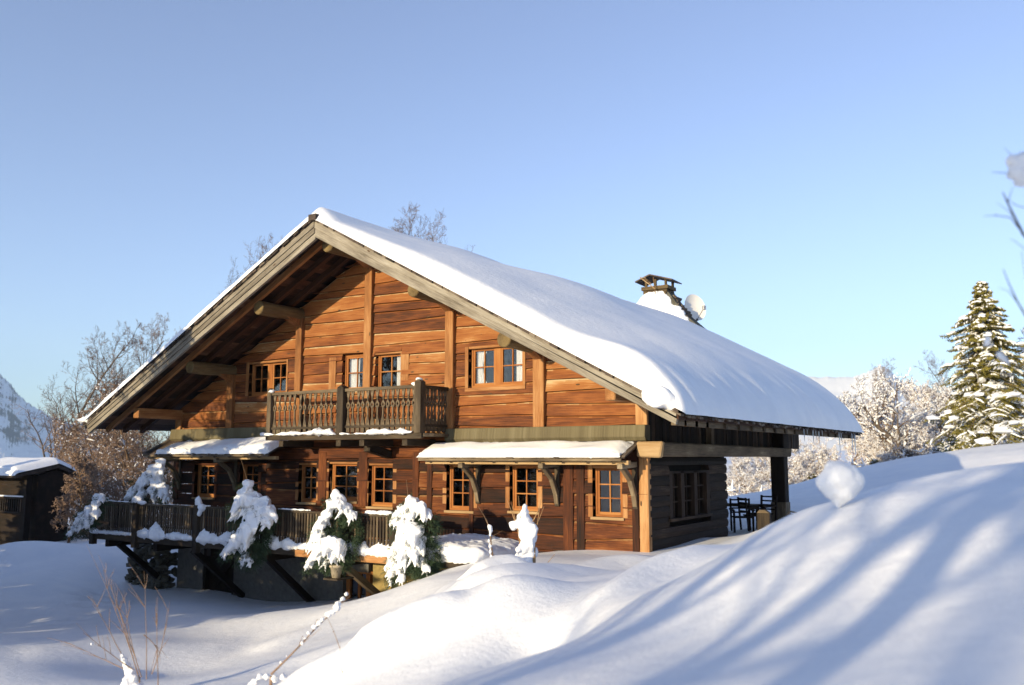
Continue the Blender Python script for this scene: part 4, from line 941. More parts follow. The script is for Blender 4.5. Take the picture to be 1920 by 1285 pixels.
twig_bush('grass_stem', (645, 1275), [(640, 1200, 645, 1290), (648, 1262, 648, 1300)], 9.5, 'two hair thin dry stems poking from the snow near the slanting branch', 'dry stem', r0=.004, side=2)
twig_bush('snow_capped_stem', (1567, 966), [(1568, 935, 1567, 972)], 7.1, 'out of focus stem carrying one big round cap of snow on the near slope', 'shrub', r0=.008, side=0,
          snow=((1572, 896, 32), (1596, 902, 24), (1554, 904, 24), (1580, 914, 28), (1562, 916, 22), (1592, 888, 18), (1565, 880, 16), (1556, 874, 9), (1574, 932, 17), (1571, 944, 9), (1604, 900, 14), (1586, 906, 28)))
# near overhanging branch at the right edge
ob = atD(2120, 900, 5.2); t = empty('overhanging_tree', (ob[0], ob[1], gz(ob[0], ob[1])), 'near bare branches hanging in blurred from the right edge with lumps of snow', 'bare tree')
mb = MB()
base_ = Vector((ob[0], ob[1], gz(ob[0], ob[1])-.3)); top_ = Vector(atD(2070, 300, 5.2)); mb.tube([base_, (base_+top_)/2+Vector((.05, 0, 0)), top_], [.05, .04, .02], 8); mb.build('trunk', 'barkg', t)
mb = MB()
for pts, r in ((((2060, 560), (1960, 480), (1919, 440), (1904, 410), (1888, 378), (1880, 360)), .008), (((1912, 430), (1895, 408), (1868, 404), (1845, 405)), .003), (((1904, 410), (1890, 395), (1868, 380)), .002), (((1890, 380), (1895, 362), (1900, 350)), .002), (((2040, 420), (1960, 400), (1905, 385), (1885, 372)), .003),
                ((  (2070, 330), (1990, 325), (1920, 327), (1888, 325), (1860, 323)), .004), (((1930, 300), (1895, 290), (1883, 278)), .002), (((2050, 700), (1960, 640), (1925, 595), (1910, 570), (1893, 535), (1881, 505)), .006), (((1910, 570), (1890, 545), (1872, 540)), .002), (((1960, 480), (1925, 470), (1900, 450), (1893, 449)), .002), (((2000, 600), (1930, 560), (1915, 470)), .003)):
    mb.tube([atD(a, b, 5.2) for a, b in pts], [1.5*r*(1-.75*i/(len(pts)-1)) for i in range(len(pts))], 5)
mb.blob(atD(1868, 404, 5.2), .006, 1); mb.build('twigs', 'barkg', t)
mb = MB()
for bx, by, r in ((1898, 300, 9), (1908, 308, 12), (1920, 300, 14), (1906, 325, 13), (1918, 332, 12), (1912, 338, 10), (1935, 315, 18), (1850, 637, 6), (1850, 643, 6), (1874, 666, 5), (1881, 672, 5), (1890, 680, 3)): mb.blob(atD(bx, by, 5.2), r*1.25*5.2/F, 3, .2)
mb.build('clinging_snow', 'snowclump', t, remesh=.01)
mb = MB(); mb.tube([atD(2040, 700, 5.2), atD(1940, 690, 5.2), atD(1890, 682, 5.2), atD(1850, 640, 5.2)], [.006, .004, .003, .002], 5); mb.build('twigs', 'barkg', t)

# ------------------------------------------------------------------ porch furniture
def bench(loc, rot, label, n=4):
    t = empty('garden_chair', loc, label, 'garden chair', 'dark garden chairs stored by the porch post'); M_ = Matrix.Translation(loc)@Matrix.Rotation(rot, 4, 'Z')
    def bx(mb, a, b, w, h): mb.beam(M_@Vector(a), M_@Vector(b), w, h, tint=.4)
    for nm, ps in (('leg', [((-.27, -.25, 0), (-.27, -.25, .62))]), ('leg', [((.27, -.25, 0), (.27, -.25, .62))]), ('leg', [((-.27, .25, 0), (-.27, .32, .95))]), ('leg', [((.27, .25, 0), (.27, .32, .95))]),
                   ('seat', [((-.27, y, .43), (.27, y, .43)) for y in (-.22, -.1, .02, .14)]), ('backrest', [((-.27, .27+.05*k/4, .55+.12*k), (.27, .27+.05*k/4, .55+.12*k)) for k in range(4)]), ('armrest', [((-.29, -.28, .63), (-.29, .28, .65))]), ('armrest', [((.29, -.28, .63), (.29, .28, .65))])):
        mb = MB()
        for a, b in ps: bx(mb, a, b, .055 if nm == 'leg' else .08, .04)
        mb.build(nm, 'dark', t)
    return t
for (px, py, r, lb) in ((1392, 990, .5, 'dark slatted garden chair nearest the house corner under the porch'), (1412, 992, 2.3, 'dark slatted garden chair standing in the middle under the porch'), (1430, 990, -.4, 'dark slatted garden chair close against the porch post')):
    p = atD(px, py, 26); bench(Vector((p[0], p[1], gz(p[0], p[1])+.02)), r, lb)
p = atD(1385, 965, 27.5); t = empty('garden_table', (p[0], p[1], gz(p[0], p[1])), 'long grey wooden table behind the chairs under the porch', 'garden table')
g0 = gz(p[0], p[1]); mb = MB(); mb.box(p[0]-1.5, p[0]+.9, p[1]-.4, p[1]+.4, g0+.72, g0+.78, .5, 0); mb.build('table_top', 'greyd', t)
for sx in (-1.3, .7):
    for sy in (-.3, .3): mb = MB(); mb.box(p[0]+sx-.04, p[0]+sx+.04, p[1]+sy-.04, p[1]+sy+.04, g0-.05, g0+.72, .3, 2); mb.build('leg', 'dark', t)
p = Vector(atD(1468, 995, 24)); t = empty('lounger_frame', p, 'small dark slatted frame sticking up from the snow right of the porch post', 'lounger')
a, b, c, d = [Vector(atD(*q, 24)) for q in ((1466, 982), (1481, 959), (1495, 962), (1484, 980))]
mb = MB(); mb.tube([a+(a-b)*1.2, b], .02, 5); mb.tube([d+(d-c)*1.5, c], .02, 5); mb.tube([b, c], .02, 5); mb.build('frame', 'darkmetal', t)
mb = MB()
for s in (.2, .4, .6, .8): mb.beam(a.lerp(b, s), d.lerp(c, s), .04, .02, tint=.3)
mb.build('slats', 'darkmetal', t)
for k, (px, d_, lb) in enumerate(((1420, 22.0, 'pale grey pointed post left of the dark porch post'),)):
    p = atD(px+14, 1010, d_); t = MB(); g0 = gz(p[0], p[1]); t.box(p[0]-.16, p[0]+.16, p[1]-.08, p[1]+.08, g0-.2, -1.38, .15, 2); t.poly([(p[0]-.16, p[1]-.08, -1.38), (p[0]+.16, p[1]-.08, -1.38), (p[0]+.05, p[1]-.08, -1.30), (p[0]-.1, p[1]-.08, -1.30)], (0, .16, 0), .6)
    tag(t.build('wooden_post', 'greyd', bevel=.01), lb, 'post')
# ------------------------------------------------------------------ trees
def grow(rng, base, height, spread=.5, levels=4, up=.25, kids=(14, 7, 5, 4), trunk_r=.16, crown0=.25, lean=(0, 0), ang=(45, 75), droop=0.0, wig=.12, lratio=(.27, .5, .5, .5), taper=.97):
    """returns list of (pts, radii, level)"""
    out = []
    def branch(p, d, L, r, lev):
        n = 6 if lev < 2 else 4; pts = [p]; rs = [r]
        for i in range(n):
            d = (d+Vector((rng.gauss(0, wig), rng.gauss(0, wig), rng.gauss(0, wig)))+Vector((0, 0, up if lev else .05))*(.35)-Vector((0, 0, droop*(i/n)))*(1 if lev else 0)).normalized()
            p = p+d*(L/n); pts.append(p); rs.append(max(.003, r*(1-taper*(i+1)/n*.85)))
        out.append((pts, rs, lev))
        if lev < levels:
            k = kids[lev]
            for j in range(k):
                s = (crown0+(1-crown0)*(j+rng.random())/k) if lev == 0 else (.2+.8*(j+rng.random())/k)
                s = min(s, .98); idx = s*n; i0 = int(idx); a = pts[i0].lerp(pts[min(i0+1, n)], idx-i0); dd = (pts[min(i0+1, n)]-pts[i0]).normalized()
                an = R(rng.uniform(*ang)); o = dd.orthogonal().normalized(); o.rotate(Matrix.Rotation(rng.uniform(0, 6.283), 3, dd)); nd = (dd*math.cos(an)+o*math.sin(an)).normalized()
                LL = L*lratio[lev]*rng.uniform(.65, 1.15)*(1.15-.75*s if lev == 0 else 1.1-.45*s)
                branch(a, nd, LL, max(.004, rs[i0]*(.5 if lev == 0 else .6)), lev+1)
    branch(Vector(base), Vector((lean[0], lean[1], 1)).normalized(), height, trunk_r, 0)
    return out
def tree_meshes(seed, height, snow=0, thick=1.0, twigmat='twig', barkmat='bark', **kw):
    rng = random.Random(seed); segs = grow(rng, (0, 0, -.3), height, **kw); random.seed(seed)
    a, b, s = MB(), MB(), MB()
    for pts, rs, lev in segs:
        tgt = a if lev <= 1 else b
        tgt.tube(pts, [max(r, .006*thick) for r in rs], 7 if lev == 0 else 4 if lev < 3 else 3, caps=False)
        if snow and lev >= 1:
            for p, q, r in zip(pts[:-1], pts[1:], rs[:-1]):
                d = (q-p); hz = math.hypot(d.x, d.y)/max(1e-6, d.length)
                if hz > .35 and rng.random() < snow:
                    w = (r*.8+.016*thick)*rng.uniform(.6, 1.7); o = Vector((0, 0, r+w*.4)); m_ = p.lerp(q, rng.uniform(.3, .7))+o+Vector((0, 0, w*.3))
                    s.tube([p+o, m_, q+o], [w*.6, w*1.1, w*.5], 4, caps=False)
        elif snow and lev == 0: pass
    return a, b, s
def make_tree(name, loc, label, group, meshes, twigmat, barkmat, rot=0, scale=1, snowm='snowclump', cat='bare tree'):
    t = empty(name, loc, label, cat, group); t.rotation_euler = (0, 0, rot); t.scale = (scale,)*3
    for nm, me, mt in (('trunk', meshes[0], barkmat), ('crown', meshes[1], twigmat), ('branch_snow', meshes[2], snowm)):
        if isinstance(me, MB):
            if not me.v: continue
            o = me.build(nm, mt)
        o.parent = t; o.matrix_parent_inverse = Matrix.Identity(4)
    return t
def copy_tree(src, loc, label, rot, scale):
    c = src.copy(); COL.objects.link(c); c.location = loc; c.rotation_euler = (0, 0, rot); c.scale = (scale,)*3 if not hasattr(scale, '__len__') else scale; c['label'] = label
    for ch_ in list(src.children):
        k = ch_.copy(); COL.objects.link(k); k.parent = c
    return c
def gpos(px, d, dz=0):
    p = atD(px, 857, d); return Vector((p[0], p[1], gz(p[0], p[1])+dz))
# --- right hand frosted wood
GR = 'snow covered bare trees beyond the shaded meadow'
A = make_tree('frosted_tree', gpos(1738, 58), 'dark forked tree leaning left before the snowy wood', GR, tree_meshes(11, 8.5, snow=.45, thick=2.1, levels=3, kids=(14, 10, 8), trunk_r=.30, crown0=.25, lean=(-.6, .1), ang=(35, 75), up=.25, wig=.17, lratio=(.62, .55, .5)), 'bark', 'barkg')
B = make_tree('frosted_tree', gpos(1700, 66), 'rounded frosted tree behind the leaning dark tree', GR, tree_meshes(12, 9.5, snow=.45, thick=1.9, levels=4, kids=(16, 9, 7, 3), trunk_r=.18, crown0=.15, ang=(40, 80), up=.35, wig=.16, lratio=(.55, .5, .5, .5)), 'twig', 'bark')
C_ = make_tree('frosted_tree', gpos(1640, 70), 'dense frosted tree just right of the snowy eave', GR, tree_meshes(13, 8.5, snow=.45, thick=1.9, levels=4, kids=(18, 9, 6, 3), trunk_r=.15, crown0=.08, ang=(35, 70), up=.3, wig=.18, lratio=(.6, .5, .5, .5)), 'twig', 'bark')
rr = random.Random(5)
spec = [ # px, dist, scale, label
 (A, 1905, 55, .95, 'thick pale trunked tree standing under the tall spruce at the right edge'),
 (B, 1590, 74, .62, 'low frosted tree right behind the end of the long eave'),
 (C_, 1735, 74, .85, 'tall frosted tree between the leaning tree and the spruce'),
 (B, 1790, 72, .85, 'reddish frosted tree left of the tall spruce'),
 (C_, 1668, 64, .66, 'low frosted bush tree in front of the rounded tree'),
 (A, 1830, 64, .8, 'slender frosted tree at the left foot of the tall spruce'),
 (B, 1745, 60, .5, 'small frosted bush tree at the right foot of the leaning tree'),
 (C_, 1860, 70, .75, 'frosted tree half hidden behind the tall spruce'),
 (C_, 1390, 62, .55, 'snow striped shrub tree seen left through the open porch'),
 (B, 1425, 60, .5, 'brown snow striped tree seen right through the open porch'),
 (A, 1405, 66, .55, 'leaning snow striped tree in the middle of the porch opening'),
 (C_, 1480, 64, .6, 'frosted tree just right of the dark porch post'),
 (B, 1510, 62, .52, 'frosted brown tree under the icicles'),
 (C_, 1545, 66, .58, 'frosted tree between the two small conifers'),
 (B, 1615, 62, .55, 'frosted tree behind the round snow cap'),
 (A, 1650, 60, .55, 'bent frosted tree at the meadow edge right of the snow cap'),
 (B, 1690, 58, .42, 'short frosted bush left of the leaning dark trunk'),
 (C_, 1460, 70, .62, 'brown frosted tree partly behind the dark porch post'),
 (C_, 1770, 82, .9, 'far reddish treetop beside the tall spruce')]
A.scale = (.84,)*3; B.scale = (.68,)*3; C_.scale = (.72,)*3
for src, px, d, s, lb in spec: copy_tree(src, gpos(px, d, -.2), lb, rr.uniform(0, 6.28), s)
# understory banks: low snowy shrubs nobody could count
def bank(name, px0, px1, d, n, h, label, matw='twig', sn=.8, zdrop=0, seed=3):
    rng = random.Random(seed); random.seed(seed); a, s = MB(), MB()
    for _ in range(n):
        px = rng.uniform(px0, px1); dd = d+rng.uniform(-4, 6); p = gpos(px, dd, -zdrop); L = h*rng.uniform(.3, 1.1); q = p
        dirv = Vector((rng.gauss(0, .5), rng.gauss(0, .3), 1)).normalized(); pts = [p]
        for k in range(4): dirv = (dirv+Vector((rng.gauss(0, .35), rng.gauss(0, .3), rng.gauss(-.1, .25)))).normalized(); q = q+dirv*L/4; pts.append(q)
        a.tube(pts, [.035, .03, .025, .018, .01], 3, caps=False)
        for k in range(2, 5):
            for _2 in range(2):
                e = pts[k]+Vector((rng.gauss(0, .35), rng.gauss(0, .25), rng.gauss(.05, .3)))*h*.35; a.tube([pts[k], e], [.016, .008], 3, caps=False)
                if rng.random() < sn: w = rng.uniform(.03, .07); s.tube([pts[k]+Vector((0, 0, .03)), pts[k].lerp(e, .5)+Vector((0, 0, .05)), e+Vector((0, 0, .02))], [w, w*1.3, w*.5], 4, caps=False)
    o = a.build(name, matw); tag(o, label, None, None, 'stuff')
    s.build('branch_snow', 'snowclump', o)
bank('undergrowth', 1340, 1960, 60, 900, 2.6, 'tangled brown undergrowth with snow below the frosted trees', zdrop=.3)
# --- conifers
def conifer(seed, H, width, snow=.6, nb=70, green='needle', dens=1.0, droop=.35, top_thin=True, base0=.1):
    rng = random.Random(seed); random.seed(seed); tr, nd, sn = MB(), MB(), MB()
    tr.tube([(0, 0, -.4), (.03, 0, H*.4), (0, .02, H*.75), (0, 0, H)], [H*.02, H*.015, H*.008, .01], 8)
    for i in range(nb):
        s = (i+rng.random())/nb; an = i*2.399+rng.uniform(-.4, .4); z = H*(base0+(1-base0)*s**.9); L = width*(1-s)**.92*(.8+.5*noise.noise(Vector((math.cos(an)*1.3, math.sin(an)*1.3, z*.9+seed))))*rng.choice((rng.uniform(.5, .8), rng.uniform(.8, 1.1), rng.uniform(.85, 1.1)))+.15
        d = Vector((math.cos(an), math.sin(an), rng.uniform(.0, .45)-.2*(1-s))); p = Vector((0, 0, z)); pts = [p]; n = 6
        for k in range(n): d = (d+Vector((rng.gauss(0, .05), rng.gauss(0, .05), -droop*(.22 if k < 4 else -.15)))).normalized(); p = p+d*L/n; pts.append(p)
        tr.tube(pts, [.05*(1-s)+.012]+[(.04*(1-s)+.01)*(1-k/n) for k in range(1, n+1)], 3, caps=False)
        sd = Vector((-math.sin(an), math.cos(an), 0))
        for k in range(1, n*3+1):
            t = k/(n*3); idx = t*n; i0 = min(n-1, int(idx)); q = pts[i0].lerp(pts[i0+1], idx-i0); wl = L*.32*(1-.7*t)+.10
            for sg in (-1, 1):
                tint = rng.random(); e = q+(sd*sg*rng.uniform(.6, 1)+(pts[-1]-pts[0]).normalized()*.6+Vector((0, 0, rng.uniform(-.45, .0)))).normalized()*wl
                m_ = int(5*dens)
                for j in range(m_):
                    c = q.lerp(e, (j+.5)/m_); vv = Vector((rng.gauss(0, 1), rng.gauss(0, 1), rng.gauss(-.4, .8))).normalized()*rng.uniform(.07, .14)
                    w = (e-q).normalized()*.035; nd.tri(c-w, c+w, c+vv, tint)
                if rng.random() < snow*.35:
                    w = rng.uniform(.035, .07); sn.tube([q+Vector((0, 0, .03)), q.lerp(e, .55)+Vector((0, 0, .04+w*.3)), e], [w*.8, w*1.1, w*.4], 4, caps=False)
        for k in range(1, n):
            if rng.random() < snow: w = (L*.035+.03)*rng.uniform(.5, 1.5); sn.blob(pts[k].lerp(pts[k+1], rng.uniform(.1, .8))+Vector((rng.gauss(0, .05), rng.gauss(0, .05), w*.5)), (w*rng.uniform(1.2, 2.6), w*rng.uniform(1.2, 2.6), w*.9), 1, .35)
    return tr, nd, sn
def make_conifer(loc, label, group, ms, green, rot=0, name='spruce_tree'):
    t = empty(name, loc, label, 'spruce tree', group); t.rotation_euler = (0, 0, rot)
    for nm, me, mt in (('trunk', ms[0], 'bark'), ('needles', ms[1], green), ('branch_snow', ms[2], 'snowclump')): o = me.build(nm, mt); o.parent = t; o.matrix_parent_inverse = Matrix.Identity(4)
    return t
big = gpos(1862, 50); H = float(atD(1858, 520, 50)[2]-big.z)
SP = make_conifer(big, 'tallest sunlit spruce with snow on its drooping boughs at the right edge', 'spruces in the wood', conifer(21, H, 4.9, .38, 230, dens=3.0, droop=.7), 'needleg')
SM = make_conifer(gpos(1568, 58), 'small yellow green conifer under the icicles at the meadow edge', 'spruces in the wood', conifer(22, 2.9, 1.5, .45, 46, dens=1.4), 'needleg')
copy_tree(SM, gpos(1520, 60), 'small yellow green conifer just right of the porch post', 1.5, .95)
copy_tree(SM, gpos(1640, 59), 'low conifer at the meadow edge behind the round snow cap', 2.5, .8)
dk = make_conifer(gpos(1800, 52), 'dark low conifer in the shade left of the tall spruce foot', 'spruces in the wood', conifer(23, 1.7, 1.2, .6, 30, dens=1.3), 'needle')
copy_tree(dk, gpos(1835, 50), 'dark low conifer in the shade below the tall spruce', 2., .8)
copy_tree(dk, gpos(1772, 54), 'dark low conifer touching the leaning trunk foot', 3., .75)
# --- left and behind the chalet
GL = 'bare trees behind and left of the chalet'
BT = make_tree('bare_tree', gpos(262, 52, -2), 'tall bare tree rising above the left roof slope', GL, tree_meshes(31, 15, snow=0, thick=1.15, levels=4, kids=(26, 8, 6, 4), trunk_r=.2, crown0=.28, ang=(35, 72), up=.4, wig=.14, lratio=(.33, .5, .5, .5)), 'twigg', 'barkg')
BU = make_tree('bare_tree', gpos(505, 58, -2), 'bare treetop peeping over the upper left roof slope', GL, tree_meshes(32, 17, snow=0, thick=1.25, levels=4, kids=(38, 9, 6, 3), trunk_r=.2, crown0=.3, ang=(40, 75), up=.35, wig=.15, lratio=(.42, .5, .5, .5)), 'twigg', 'barkg')
def place_top(o, px, py, d, s, fx=1.0):
    """move a tree so that its highest twig stands in the survey direction (px, py) at distance d"""
    vs = [v.co for c in o.children for v in c.data.vertices]; v = max(vs, key=lambda c: c.z); ro = Matrix.Rotation(o.rotation_euler[2], 3, 'Z')@v
    t = Vector(atD(px, py, d)); g = gz(t.x, t.y)-.8; sc = (t.z-g)/v.z if s is None else s
    o.scale = (sc*fx, sc*fx, sc); o.location = (t.x-ro.x*sc*fx, t.y-ro.y*sc*fx, t.z-v.z*sc if s is None else min(g+1, t.z-v.z*sc))
place_top(BT, 255, 598, 54, None); place_top(BU, 508, 434, 56, None, .7)
for src, px, py, d, rz, lb in ((BT, 312, 585, 62, 1.0, 'slim bare tree close above the left roof slope'), (BT, 205, 668, 56, 2.2, 'shorter bare tree left of the tallest one'), (BU, 782, 380, 52, 2.0, 'bushy bare treetop behind the roof ridge'),
                          (BT, 1735, 655, 72, 3.1, 'faint bare tree rising over the frosted wood'), (BT, 1668, 668, 76, 5.0, 'faint bare tree near the right hand snowy peak')):
    c = copy_tree(src, (0, 0, 0), lb, rz, 1); place_top(c, px, py, d, None, .95 if src is BU else .85)
SN = make_tree('snow_dusted_tree', gpos(255, 44, -1), 'brown thicket tree with pale snowy limbs under the left eave', GL, tree_meshes(41, 8, snow=.02, thick=1.8, levels=4, kids=(16, 9, 7, 4), trunk_r=.14, crown0=.15, ang=(35, 80), up=.3, wig=.15, lratio=(.6, .5, .5, .5)), 'twigb', 'bark')
for src, px, d, s, lb in ((SN, 205, 48, .95, 'brown thicket tree in the gap left of the eave'), (SN, 165, 52, .9, 'brown thicket tree beside the neighbouring cabin'), (SN, 300, 46, .9, 'brown thicket tree close behind the deck corner'), (SN, 235, 40, .6, 'low twiggy tree behind the deck railing end'), (SN, 275, 56, 1.1, 'far brown thicket tree under the left eave'), (SN, 185, 40, .55, 'low twiggy tree above the lawn edge')):
    copy_tree(src, gpos(px, d, -1.2), lb, random.uniform(0, 6), s)
bank('thicket', 110, 340, 44, 420, 3.2, 'tangled brown thicket on the slope left of the chalet', matw='twigb', sn=.04, zdrop=1.2, seed=8)
p = atD(128, 960, 36.5); SH = tree_meshes(51, 4.2, snow=0, thick=2.0, levels=3, kids=(26, 12, 9), trunk_r=.06, crown0=.3, ang=(40, 95), up=.1, droop=.5, wig=.2, lratio=(.38, .5, .45))
make_tree('orange_shrub', Vector((p[0], p[1], -3.6)), 'dense orange brown bush against the cabin gable', None, SH, 'twigb', 'bark', cat='bush')

# ------------------------------------------------------------------ neighbouring cabin
c0 = atD(55, 1000, 36); cg = -3.9
nb = empty('cabin', (c0[0]-3, c0[1]+2, cg), 'low dark timber cabin under smooth snow at the left edge', 'cabin')
ex_ = float(c0[0])-.5; ey_ = float(c0[1])
zt = lambda py, d=36.: float(atD(50, py, d)[2])
mb = MB(); mb.box(ex_-9, ex_, ey_+.5, ey_+1.9, cg-.5, zt(893), .4, 0)
nbw = mb.build('wall', 'dark', nb)
for x in (-.25, -3.2, -6): mb = MB(); mb.box(ex_+x-.12, ex_+x+.12, ey_+.1, ey_+.34, cg, zt(893), .3, 2); mb.build('veranda_post', 'dark', nb)
mb = MB(); mb.box(ex_-9, ex_-.3, ey_+.1, ey_+.2, zt(938), zt(934), .5, 0); mb.box(ex_-9, ex_-.3, ey_+.1, ey_+.16, zt(966), zt(962), .3, 0)
x = ex_-8.9
while x < ex_-.4: mb.box(x, x+.08, ey_+.12, ey_+.16, zt(965), zt(937), None, 2); x += .17
mb.build('railing', 'dark', nb)
mb = MB(); mb.box(ex_-9, ex_-.3, ey_+.06, ey_+.22, zt(934)+.001, zt(934)+.05, .5); mb.build('railing_snow', 'snowroof', nb)
ev, rg = zt(891), zt(861, 40)-.62
mb = MB(); x0, x1 = ex_-9.5, ex_+.12
mb.hexa([(x0, ey_-.5, ev-.12), (x1, ey_-.5, ev-.12), (x1, ey_+1.3, rg+.25), (x0, ey_+1.3, rg+.25), (x0, ey_-.5, ev), (x1, ey_-.5, ev), (x1, ey_+1.3, rg+.4), (x0, ey_+1.3, rg+.4)], .3, 0)
mb.hexa([(x0, ey_+1.3, rg+.25), (x1, ey_+1.3, rg+.25), (x1, ey_+2.2, ev-.12), (x0, ey_+2.2, ev-.12), (x0, ey_+1.3, rg+.4), (x1, ey_+1.3, rg+.4), (x1, ey_+2.2, ev), (x0, ey_+2.2, ev)], .3, 0)
mb.build('roof', 'shingle', nb)
mb = MB(); mb.poly([(ex_-.02, ey_+.5, zt(893)+.001), (ex_-.02, ey_+1.9, zt(893)+.001), (ex_-.02, ey_+1.3, rg+.2)], (-.2, 0, 0), .4, u=(0, 1, 0)); mb.build('gable', 'dark', nb)
P = []
for i in range(50):
    x = x0+(x1-x0)*i/49; row = []; e = math.sqrt(max(0, min(1, (x1+.02-x)/.35)))
    for j in range(40):
        t = j/39; y = ey_-.55+2.8*t; rf = (ev+(rg+.4-ev)*min(1, (y-ey_+.5)/1.8)) if y < ey_+1.3 else (rg+.4-(rg+.4-ev)*(y-ey_-1.3)/.9)
        pr = math.sqrt(max(0, min(1, t/.06, (1-t)/.06))); row.append((x, y, rf-.02+.32*pr*e+.03*fnoise(x, y)))
    P.append(row)
mb = MB(); mb.grid(P); mb.build('roof_snow', 'snowroof', nb, True)

# ------------------------------------------------------------------ mountains
def mountmat(name, thr=.5, rockc=(.13, .13, .15), sc=.004):
    m, nt, b = newmat(name); L = nt.links.new
    ge = N(nt, 'ShaderNodeNewGeometry'); tc = N(nt, 'ShaderNodeTexCoord'); nz = N(nt, 'ShaderNodeTexNoise'); nz.inputs['Scale'].default_value = sc; nz.inputs['Detail'].default_value = 9; nz.inputs['Roughness'].default_value = .62
    mp = N(nt, 'ShaderNodeMapping'); mp.inputs['Scale'].default_value = (1, 1, 4.5); mp.inputs['Rotation'].default_value = (.25, .35, 0); L(tc.outputs['Object'], mp.inputs[0]); L(mp.outputs[0], nz.inputs['Vector'])
    sx = N(nt, 'ShaderNodeSeparateXYZ'); L(ge.outputs['Normal'], sx.inputs[0])
    a = N(nt, 'ShaderNodeMath', operation='MULTIPLY_ADD'); a.inputs[1].default_value = 1.5; L(nz.outputs[0], a.inputs[0]); L(sx.outputs[2], a.inputs[2])
    r = ramp(nt, [(thr-.02, rockc), (thr+.05, (.8, .82, .85))]); s = N(nt, 'ShaderNodeMath', operation='SUBTRACT'); s.inputs[1].default_value = .92; L(a.outputs[0], s.inputs[0]); L(s.outputs[0], r.inputs[0])
    L(r.outputs[0], b.inputs['Base Color']); b.inputs['Roughness'].default_value = .9; b.inputs['Specular IOR Level'].default_value = .1
    return m
M['mount'] = mountmat('mountain_rock_and_snow', .52, (.10, .11, .14)); M['mountlit'] = mountmat('sunlit_snowy_mountain', .18)
def ridge(name, pts, mat, depth, base=-60, rough=1.0, label='', seed=0, nsub=10, rows=46, back=.6):
    """ridge line given as world points (x, y, z); slopes fall to both sides with fractal relief"""
    P3 = [Vector(p) for p in pts]; line = []
    for a, b in zip(P3[:-1], P3[1:]):
        for k in range(nsub): line.append(a.lerp(b, k/nsub))
    line.append(P3[-1]); P = []
    zz = np.array([c.z for c in line]); kk = max(3, nsub*5)|1; sm = np.convolve(np.pad(zz, kk//2, mode='edge'), np.ones(kk)/kk, 'valid')
    for i, c in enumerate(line):
        tow = Vector((CAM[0]-c.x, CAM[1]-c.y, 0)).normalized(); row = []
        for j in range(rows):
            t = -back+(1+back)*j/(rows-1); s = abs(t); y = tow*(t*depth); h = c.z-base
            prof = (1-s)**1.25 if s < 1 else 0
            X, Y = c.x+y.x, c.y+y.y
            n1 = noise.fractal(Vector((X*.0022, Y*.0022, seed)), 1.0, 2.0, 8)*.22*rough*min(1, s*4)*(1-s)
            n2 = (noise.ridged_multi_fractal(Vector((X*.005, Y*.005, seed+3)), 1.0, 2.1, 6, 1.0, 2.0)-1)*.07*rough*min(1, s*4)*(1-s)
            zs = sm[i]-base; row.append((X, Y, base+zs*max(0, prof+n1+n2)+(c.z-sm[i])*(1-s)**40))
        P.append(row)
    mb = MB(); mb.grid(P); o = mb.build(name, mat, smooth=False); tag(o, label, None, None, 'structure'); return o
def far(px, py, d): return tuple(atD(px, py, d))
rn = random.Random(9)
def jag(pl, d, amp=2.5, n=6):
    out = []
    for (a, b), (c, e) in zip(pl[:-1], pl[1:]):
        for k in range(n): t = k/n; out.append(far(a+(c-a)*t, b+(e-b)*t+(rn.uniform(-amp, amp) if k else 0), d))
    out.append(far(*pl[-1], d)); return out
ridge('mountain', jag([(-700, 700), (-400, 680), (-200, 672), (-80, 676), (-20, 690), (0, 701), (12, 714), (22, 722), (30, 736), (40, 745), (60, 762), (90, 778), (130, 794), (200, 822), (300, 850), (420, 870)], 3000), 'mount', 1500, -120, 1.0, 'steep blue shaded mountain face with rock bands at the left', 2, nsub=6, rows=150)
ridge('mountain', jag([(1380, 730), (1450, 712), (1510, 705), (1560, 706), (1600, 706), (1625, 698), (1650, 684), (1665, 690), (1690, 715), (1740, 730), (1800, 742), (1900, 740), (2100, 700)], 2200, 1.5), 'mountlit', 1000, -60, .35, 'bright sunlit snowy mountain behind the wood on the right', 5, nsub=3, rows=60)
a = far(-80, 640, 3000); S = -Vector(SUND)
for (px, back_d, hh) in (((0), 1500, 0),):
    pts = []
    for q, e in ((-900, 0), (-500, 40), (-200, 90), (0, 100), (150, 70), (260, 20)):
        b = Vector(far(q, 800, 3000)); u = Vector((S.x, S.y, 0)).normalized(); pts.append((b.x+u.x*1300, b.y+u.y*1300, 1300*math.tan(SUN_E)+290+e*.6))
    ridge('shade_ridge', pts, 'mount', 450, -120, .6, 'unseen ridge added up sun to shade the mountain face', 7, nsub=8, rows=40)  # ridge out of view, added to throw shade on the left mountain

